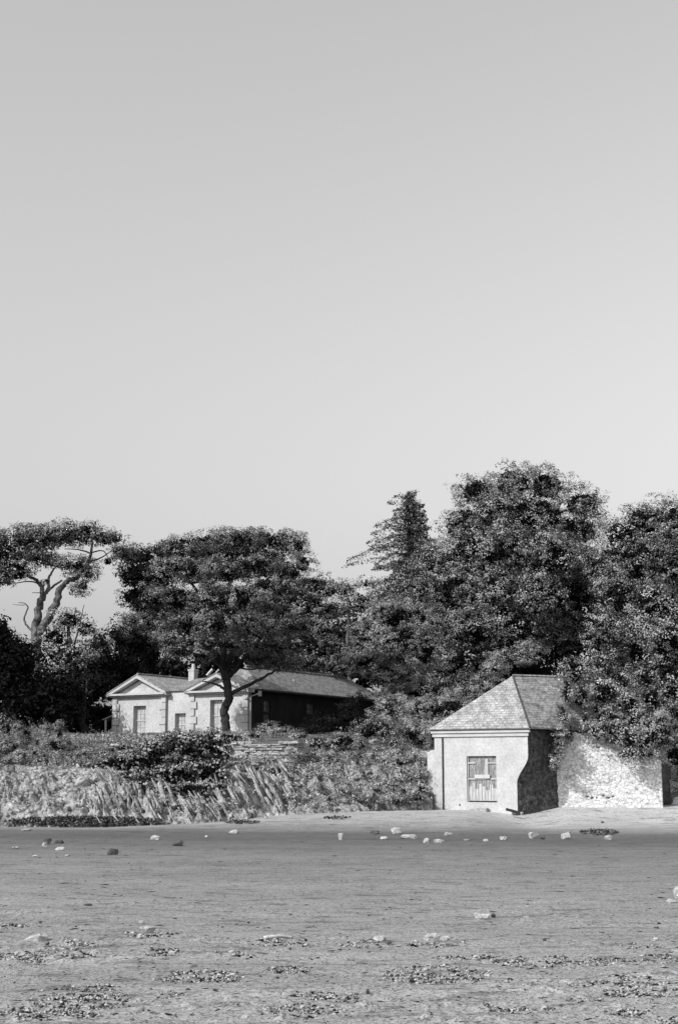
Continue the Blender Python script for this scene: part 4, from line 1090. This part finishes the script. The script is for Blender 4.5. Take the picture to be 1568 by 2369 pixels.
# conifer spire
def conifer():
    Y = 112; rng = np.random.default_rng(12)
    b = P(948, 1620, Y); top = P(946, 1136, Y)
    e = empty('spruce_tree', b, 'pointed conifer spire with sparse drooping branches on its left side', 'tree')
    parts = [([b, (b + top) / 2, top], .35, .03)]
    V = []; Fs = []; bs = 0; C = []; N_ = []; Ls = []
    nb_ = 250
    for k in range(nb_):
        t = (k + .5) / nb_; py = 1140 + (1470 - 1140) * t
        az = k * 2.399 + rng.uniform(-.4, .4)
        right = math.cos(az)
        R = (8 + 54 * min(t * 2.6, 1) ** .7 + 18 * t) * PXM(Y) * rng.uniform(.7, 1.15)
        if right < -.2: R *= rng.choice([.6, 1.0, 1.6], p=[.35, .4, .25]) * (1 + .5 * t)
        if py > 1400: R *= .8
        s = P(947, py, Y); tip = s + np.array([math.cos(az) * R, math.sin(az) * R, -.12 * R + rng.uniform(-.45, .45)])
        mid = (s + tip) / 2 + np.array([0, 0, .12 * R]); parts.append(([s, mid, tip], .04 + .02 * t, .012))
        m = int(R * (95 if right > -.2 else 50))
        u = rng.random(m) ** .8; q = s[None] * (1 - u[:, None]) + tip[None] * u[:, None]; q[:, 2] += .12 * R * 4 * u * (1 - u) * .6
        q += rng.normal(0, 1, (m, 3)) * np.array([.2, .2, .16]) * (0.4 + .7 * (1 - np.abs(2 * u - 1)))[:, None]
        C.append(q); N_.append(rng.normal(size=(m, 3)) * .6 + np.array([0, 0, .9]))
    C = np.vstack(C); N_ = np.vstack(N_)
    v, f = leaf_quads(C, N_, .2 * rng.uniform(.6, 1.4, len(C)), .4, rng)
    npmesh('crown', v, f, LP, e)
    v, f = limbs(parts[:1] + parts[1::2], k=4, seed=3); npmesh('trunk', v, f, M['bark'], e, True)
conifer()
Y = 95
tree('willow_tree', 'soft pale fine-leaved tree between the spreading pine and the big broadleaf tree', [(905, 1425, 60, 42, Y), (960, 1430, 40, 40, Y), (860, 1470, 50, 40, Y), (920, 1490, 65, 50, Y), (840, 1520, 42, 40, Y), (915, 1560, 62, 40, Y), (980, 1500, 40, 50, Y)],
     (900, 1660, Y), (900, 1470, Y), .3, M['leaf_silver'], M['bark'], seed=13, puff=.8, leaf=.11, dens=.75, fill=1.6, aspect=.4, grow=1.12)
Y = 108
envs = [(1105, 1140, 46, 42, Y), (1185, 1120, 50, 42, Y), (1265, 1125, 44, 42, Y), (1345, 1170, 46, 40, Y), (1075, 1215, 55, 48, Y - 1), (1160, 1190, 60, 50, Y - 2), (1245, 1195, 62, 50, Y - 2), (1325, 1230, 60, 45, Y - 1),
        (1020, 1300, 50, 46, Y), (1095, 1285, 60, 52, Y - 3), (1180, 1280, 66, 50, Y - 4), (1270, 1290, 66, 52, Y - 3), (1350, 1310, 56, 50, Y - 1),
        (985, 1385, 52, 46, Y - 1), (1060, 1370, 60, 50, Y - 3), (1150, 1370, 66, 52, Y - 5), (1240, 1375, 64, 50, Y - 4), (1330, 1385, 56, 44, Y - 2),
        (1010, 1465, 52, 46, Y - 3), (1090, 1455, 60, 48, Y - 5), (1180, 1455, 60, 46, Y - 5), (1270, 1450, 50, 36, Y - 4), (1020, 1540, 56, 42, Y - 5), (1090, 1535, 56, 42, Y - 5), (960, 1590, 50, 36, Y - 6), (1050, 1595, 60, 34, Y - 6)]
tree('broadleaf_tree', 'tallest broad leafy tree with a three-lobed top rising behind the boathouse', envs, (1190, 1640, Y), (1190, 1200, Y), .55, LB, M['bark'], seed=14, sprays=2.8, puff=.95, leaf=.15, dens=.6, fill=1.5, pk=1.4, grow=1.25, jit=1.4, core=[(1190, 1230, 120, 110, 111, 3), (1180, 1400, 200, 130, 110, 3), (1130, 1540, 180, 90, 107, 3), (1300, 1400, 130, 120, 110, 3)])
Y = 99
envs = [(1500, 1210, 60, 48, Y), (1440, 1240, 50, 46, Y), (1560, 1220, 50, 56, Y), (1410, 1300, 44, 50, Y + 2), (1480, 1300, 60, 52, Y - 1), (1560, 1310, 60, 56, Y - 2), (1640, 1280, 60, 70, Y),
        (1440, 1380, 52, 50, Y), (1520, 1395, 58, 50, Y - 2), (1600, 1400, 60, 60, Y - 3), (1470, 1465, 48, 40, Y - 2), (1550, 1480, 56, 50, Y - 4), (1620, 1500, 60, 60, Y - 4), (1400, 1440, 40, 36, Y), (1390, 1480, 46, 30, Y - 1), (1540, 1560, 60, 50, Y - 5)]
tree('broadleaf_tree', 'rounded leafy tree cut off by the right edge', envs, (1500, 1680, Y), (1500, 1280, Y), .5, LB, M['bark'], seed=15, sprays=2.8, puff=.95, leaf=.14, dens=.6, fill=1.5, pk=1.4, grow=1.25, jit=1.4, core=[(1520, 1310, 120, 110, 102, 3), (1520, 1470, 150, 120, 100, 3)])
# unseen tree added outside the frame on the sunny side to shade the left evergreens
tree('holm_oak', 'tall dense evergreen added unseen beyond the left edge to shade the left trees', [(-330, 1450, 120, 110, 88), (-300, 1300, 110, 110, 88), (-360, 1600, 130, 110, 88), (-270, 1560, 70, 120, 90)],
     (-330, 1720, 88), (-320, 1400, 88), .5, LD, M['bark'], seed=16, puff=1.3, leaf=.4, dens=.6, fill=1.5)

# understorey mass behind everything
v, f, tn = crown([(x, 1560 + 20 * math.sin(x), 90, 70, 122) for x in range(-100, 1700, 120)] + [(x, 1480 + 15 * math.cos(x), 80, 60, 126) for x in (700, 820, 930, 1300, 1380, 1450)], seed=17, puff=1.2, leaf=.3, dens=.5, fill=1.2)
tag(npmesh('woodland', v, f, LD, tone=tn), 'dark undergrowth of the wood closing the gaps between the tree trunks', 'undergrowth', kind='stuff')

# ------------------------------------------------------------------ bushes and plants
bush('bush', 'smooth rounded pale bush above the boathouse roof slope', [(1175, 1525, 44, 28, 78), (1220, 1515, 38, 28, 78), (1140, 1550, 36, 24, 77)], M['leaf_silver'], seed=20, puff=.5, leaf=.09, dens=.75, fill=1.2, aspect=.4)
bush('bush', 'wide fine-leaved scrub bank left of the boathouse roof', [(1040, 1640, 60, 36, 66), (980, 1650, 50, 46, 66), (1080, 1610, 50, 26, 68), (1130, 1590, 40, 24, 70), (920, 1640, 46, 40, 68), (960, 1700, 50, 40, 63), (1010, 1700, 34, 50, 61)], M['leaf_silver'], seed=21, puff=.45, leaf=.075, dens=.7, fill=1.3, aspect=.35)
bush('bush', 'dark scrub in shade against the long side wall of the house', [(760, 1680, 50, 36, 80), (810, 1660, 36, 40, 80), (830, 1620, 26, 22, 84), (720, 1690, 36, 24, 76)], M['leaf_dark'], seed=22, puff=.45, leaf=.1, dens=.7, fill=1.2)  # its shade is painted by the near-black leaf colour
bush('bush', 'rounded grey bush hiding the far end of the long house roof', [(892, 1610, 34, 28, 92), (910, 1640, 40, 36, 84), (876, 1650, 24, 24, 86)], M['leaf_silver'], seed=46, puff=.5, leaf=.1, dens=.7, fill=1.3, aspect=.4)
bush('bush', 'arching pale shrub against the dark house wall right of its corner', [(620, 1690, 30, 20, 66), (650, 1692, 30, 18, 65), (590, 1702, 28, 14, 64), (690, 1702, 30, 16, 64)], LPale, seed=23, puff=.3, leaf=.09, dens=.45, fill=.5, aspect=.25, upright=.5)
bush('bush', 'tangled mid-grey scrub right of the slate retaining wall', [(740, 1720, 40, 26, 60), (790, 1715, 40, 28, 60), (720, 1752, 34, 22, 58), (780, 1755, 40, 22, 58), (830, 1750, 34, 24, 58)], LB, seed=24, puff=.35, leaf=.085, dens=.7, fill=1.2)
bush('bush', 'scrubby bush in the middle of the slope around the pale rubble block', [(850, 1690, 40, 30, 62), (890, 1690, 34, 30, 62), (880, 1745, 40, 26, 58), (930, 1745, 36, 28, 58), (835, 1722, 20, 20, 60), (910, 1720, 24, 20, 60)], M['leaf_broad'], seed=25, puff=.35, leaf=.08, dens=.7, fill=1.2)
bush('bush', 'dark scrubby growth filling the hollow below the right end of the retaining wall', [(640, 1785, 26, 10, bankY(640, 1785) - .2, .4), (680, 1780, 26, 14, bankY(680, 1780) - .2, .4), (715, 1792, 24, 14, bankY(715, 1792) - .2, .4), (600, 1778, 20, 7, bankY(600, 1778) - .2, .4)], M['leaf_broad'], seed=47, puff=.25, leaf=.08, dens=.7, fill=1.2)
bush('bush', 'low dark bush at the foot of the bank beside the wall stub', [(960, 1845, 22, 12, 52.6), (930, 1848, 20, 8, 52.2)], LB, seed=26, puff=.18, leaf=.06, dens=.7, fill=1)
# feathery bushes at left
for k, (envs, lab) in enumerate([([(15, 1690, 22, 22, 60), (-30, 1690, 30, 30, 60), (38, 1690, 14, 22, 60), (10, 1725, 40, 24, 59.5)], 'feathery pale bush at the left edge above the white rock slope'),
        ([(62, 1705, 20, 26, 60.5), (84, 1712, 16, 20, 60.5), (70, 1740, 36, 20, 60)], 'feathery pale bush second from the left edge'),
        ([(110, 1694, 14, 26, 60.2), (138, 1690, 14, 26, 60.2), (125, 1728, 32, 24, 59.8)], 'feathery pale bush with two upright plumes against the black trees'),
        ([(160, 1722, 14, 16, 60.5), (180, 1732, 16, 10, 60.5), (150, 1745, 24, 14, 60)], 'lowest of the feathery bushes, nearest the house terrace')]):
    bush('feathery_bush', lab, envs, M['leaf_silver'], seed=30 + k, puff=.22, leaf=.07, dens=.8, fill=1.2, aspect=.3, flat=1.5, group='feathery bushes on the left bank')
bush('heather', 'low pale heathy growth below the house terrace', [(210, 1735, 50, 14, 62), (280, 1728, 50, 14, 64), (340, 1722, 50, 14, 64), (230, 1752, 50, 10, 59), (400, 1716, 40, 14, 64), (450, 1712, 40, 12, 64), (310, 1745, 50, 12, 60)], LPale, cat='shrub', seed=35, puff=.2, leaf=.06, dens=.7, fill=1.2, aspect=.35)
# ivy over the bank
def bk(L, off=.55):
    return [(a, b, c, d, min(e, bankY(a, min(b, 1900)) - off + (0 if b > 1775 else .8)), .5) for a, b, c, d, e in L]
bush('ivy', 'glossy dark ivy smothering the bank left of the slate retaining wall', bk([(230, 1768, 50, 14, 55.0), (290, 1770, 46, 24, 54.5), (345, 1760, 46, 30, 54.3), (400, 1745, 50, 34, 54.5), (455, 1738, 50, 36, 54.5), (500, 1745, 34, 40, 54.3), (365, 1795, 46, 24, 53.4), (415, 1798, 46, 30, 53.0), (465, 1795, 46, 32, 53.0), (505, 1800, 26, 30, 53.2), (440, 1825, 30, 16, 52.4), (310, 1792, 36, 12, 53.4), (345, 1812, 34, 14, 53), (395, 1826, 34, 14, 53), (475, 1826, 34, 16, 53), (508, 1826, 20, 16, 53), (425, 1775, 50, 26, 53), (480, 1765, 46, 26, 53), (270, 1715, 40, 16, 60), (350, 1720, 46, 20, 60), (420, 1712, 46, 20, 60), (480, 1708, 40, 18, 60), (540, 1706, 36, 12, 62)][:18]) + [(300, 1735, 50, 16, 57), (360, 1730, 46, 20, 57), (430, 1715, 50, 24, 58), (490, 1710, 40, 22, 58), (530, 1706, 30, 12, 58.5), (405, 1708, 36, 14, 62), (250, 1748, 50, 12, 57)],
     M['leaf_ivy'], cat='ivy', seed=36, puff=.28, leaf=.1, dens=.62, fill=1.3, aspect=.8, grow=1.2)
bush('ivy', 'dark clump of ivy between the grey boulder and the left end of the retaining wall', bk([(525, 1755, 16, 26, 55), (520, 1800, 16, 26, 53)]), M['leaf_ivy'], cat='ivy', seed=37, puff=.2, leaf=.09, dens=.6, fill=1.2, aspect=.8)
# creeper and bushes round the boathouse roof
bush('creeper', 'leafy growth heaped over the right half of the boathouse roof', [(1330, 1555, 34, 36, 54.8), (1385, 1545, 44, 40, 55.3), (1340, 1610, 34, 36, 53.9), (1395, 1600, 44, 40, 54.3), (1310, 1600, 18, 40, 53.3), (1430, 1580, 36, 36, 55.3), (1385, 1640, 30, 18, 53.5), (1450, 1630, 40, 34, 54.5), (1420, 1540, 40, 36, 56.3)],
     M['leaf_pale'], cat='creeper', seed=38, puff=.32, leaf=.085, dens=.62, fill=1.1, grow=1.0)
bush('creeper', 'creeper hanging in front of the dark boathouse side wall', [(1300, 1665, 18, 34, 53.1), (1292, 1720, 14, 34, 52.7), (1282, 1760, 8, 24, 52.6), (1315, 1690, 16, 24, 53.1)], LPale, cat='creeper', seed=39, puff=.18, leaf=.07, dens=.6, fill=.8, aspect=.4, grow=1.1)
bush('creeper', 'thick creeper tumbling over the top of the whitewashed wall', [(1385, 1690, 30, 26, 52.9), (1430, 1700, 34, 30, 52.9), (1470, 1715, 34, 32, 52.7), (1505, 1705, 34, 34, 52.9), (1455, 1745, 30, 16, 52.3), (1490, 1745, 26, 14, 52.3), (1530, 1690, 26, 40, 53.1), (1410, 1665, 40, 24, 53.7), (1480, 1665, 40, 28, 53.9), (1352, 1664, 12, 12, 53.1)],
     M['leaf_silver'], cat='creeper', seed=40, puff=.24, leaf=.08, dens=.62, fill=1.2, aspect=.5, grow=1.15)
bush('bush', 'big leafy bush at the right edge above the dark return wall', [(1540, 1600, 46, 46, 57), (1500, 1620, 36, 40, 56.5), (1570, 1660, 40, 50, 56), (1560, 1740, 34, 46, 56), (1580, 1800, 30, 40, 56), (1620, 1700, 50, 100, 57), (1490, 1570, 34, 36, 58)],
     M['leaf_broad'], seed=41, puff=.35, leaf=.09, dens=.62, fill=1.2)

# low scrub over the top edge of the bank, the slope right of the cliff and the rise before the house
rng = np.random.default_rng(90)
L = []
for k in range(26): px = rng.uniform(-40, 250); py = rng.uniform(1742, 1775); L.append((px, py, rng.uniform(10, 24), rng.uniform(5, 9), bankY(px, max(py, 1768)) + .1, .4))
for k in range(90): px = rng.uniform(660, 990); py = rng.uniform(1742, 1850); L.append((px, py, rng.uniform(10, 24), rng.uniform(6, 12), bankY(px, max(py, 1768)) - .05, .4))
for k in range(110):
    px = rng.uniform(150, 640); py = rng.uniform(1696, 1712) if px > 380 else rng.uniform(1706, 1745); L.append((px, py, rng.uniform(12, 26), rng.uniform(5, 10), np.interp(py, [1700, 1745], [80, 58]), .5))
v, f, tn = crown(L, seed=91, puff=.2, leaf=.07, dens=.7, fill=1.0, aspect=.3, up=.5)
tag(npmesh('scrub', v, f, M['leaf_dry'], tone=tn), 'dry low scrub spread over the top of the bank and the slope before the house', 'scrub', kind='stuff')
# grass and low scrub clinging to the rock bank and slope
rng = np.random.default_rng(77)
def tufts(name, label, spots, mat, L=.16, seed=1, aspect=.16):
    rng = np.random.default_rng(seed); C = []
    for (px, py, Y, n, sx, sy) in spots:
        c = P(px, py, Y); s = PXM(Y)
        C.append(c + rng.normal(size=(n, 3)) * np.array([sx * s, .35, sy * s]))
    C = np.vstack(C); n = len(C)
    v, f = leaf_quads(C, rng.normal(size=(n, 3)) * np.array([1, 1, .35]), L * rng.uniform(.5, 1.5, n), aspect, rng)
    return tag(npmesh(name, v, f, mat), label, 'grass', kind='stuff')
sp = []
for k in range(420):
    px = rng.uniform(-40, 985)
    t = rng.random()
    by_ = np.interp(px, bx, by); ty_ = np.interp(px, bx, ty)
    den = np.interp(px, [0, 250, 540, 680, 985], [.35, .2, .25, .8, .9])
    if rng.random() > den or (545 < px < 665 and rng.random() < .85): continue
    j = int(np.clip(np.interp(px, U, np.arange(len(U))), 0, len(U) - 1)); vi = int((0.15 + .85 * t) * (Vn - 1))
    c = R_[j, vi]; sy = rng.uniform(2, 5)
    # back to pixel for the tuft helper
    dpt = c[1]
    a_ = c - EYE; cz = a_[1] * math.cos(TH) + a_[2] * math.sin(TH); X_ = 784 + F * a_[0] / cz; Y_ = 1184.5 - F * (-a_[1] * math.sin(TH) + a_[2] * math.cos(TH)) / cz
    sp.append((X_, Y_ - 2, c[1] - .12, 70, rng.uniform(5, 14), sy))
tufts('rough_grass', 'dry grass and scrub tufts rooted in the cracks of the rock bank', sp, M['leaf_dry'], seed=78, L=.11, aspect=.2)
sp = [(rng.uniform(-40, 1000), rng.uniform(1745, 1770), rng.uniform(55, 57.5), 120, 16, 5) for k in range(120)] + [(rng.uniform(130, 600), rng.uniform(1702, 1745), rng.uniform(60, 74), 160, 18, 4) for k in range(150)]
tufts('rough_grass', 'dry grass along the top of the bank and in front of the house', sp, M['leaf_dry'], seed=79, L=.14)
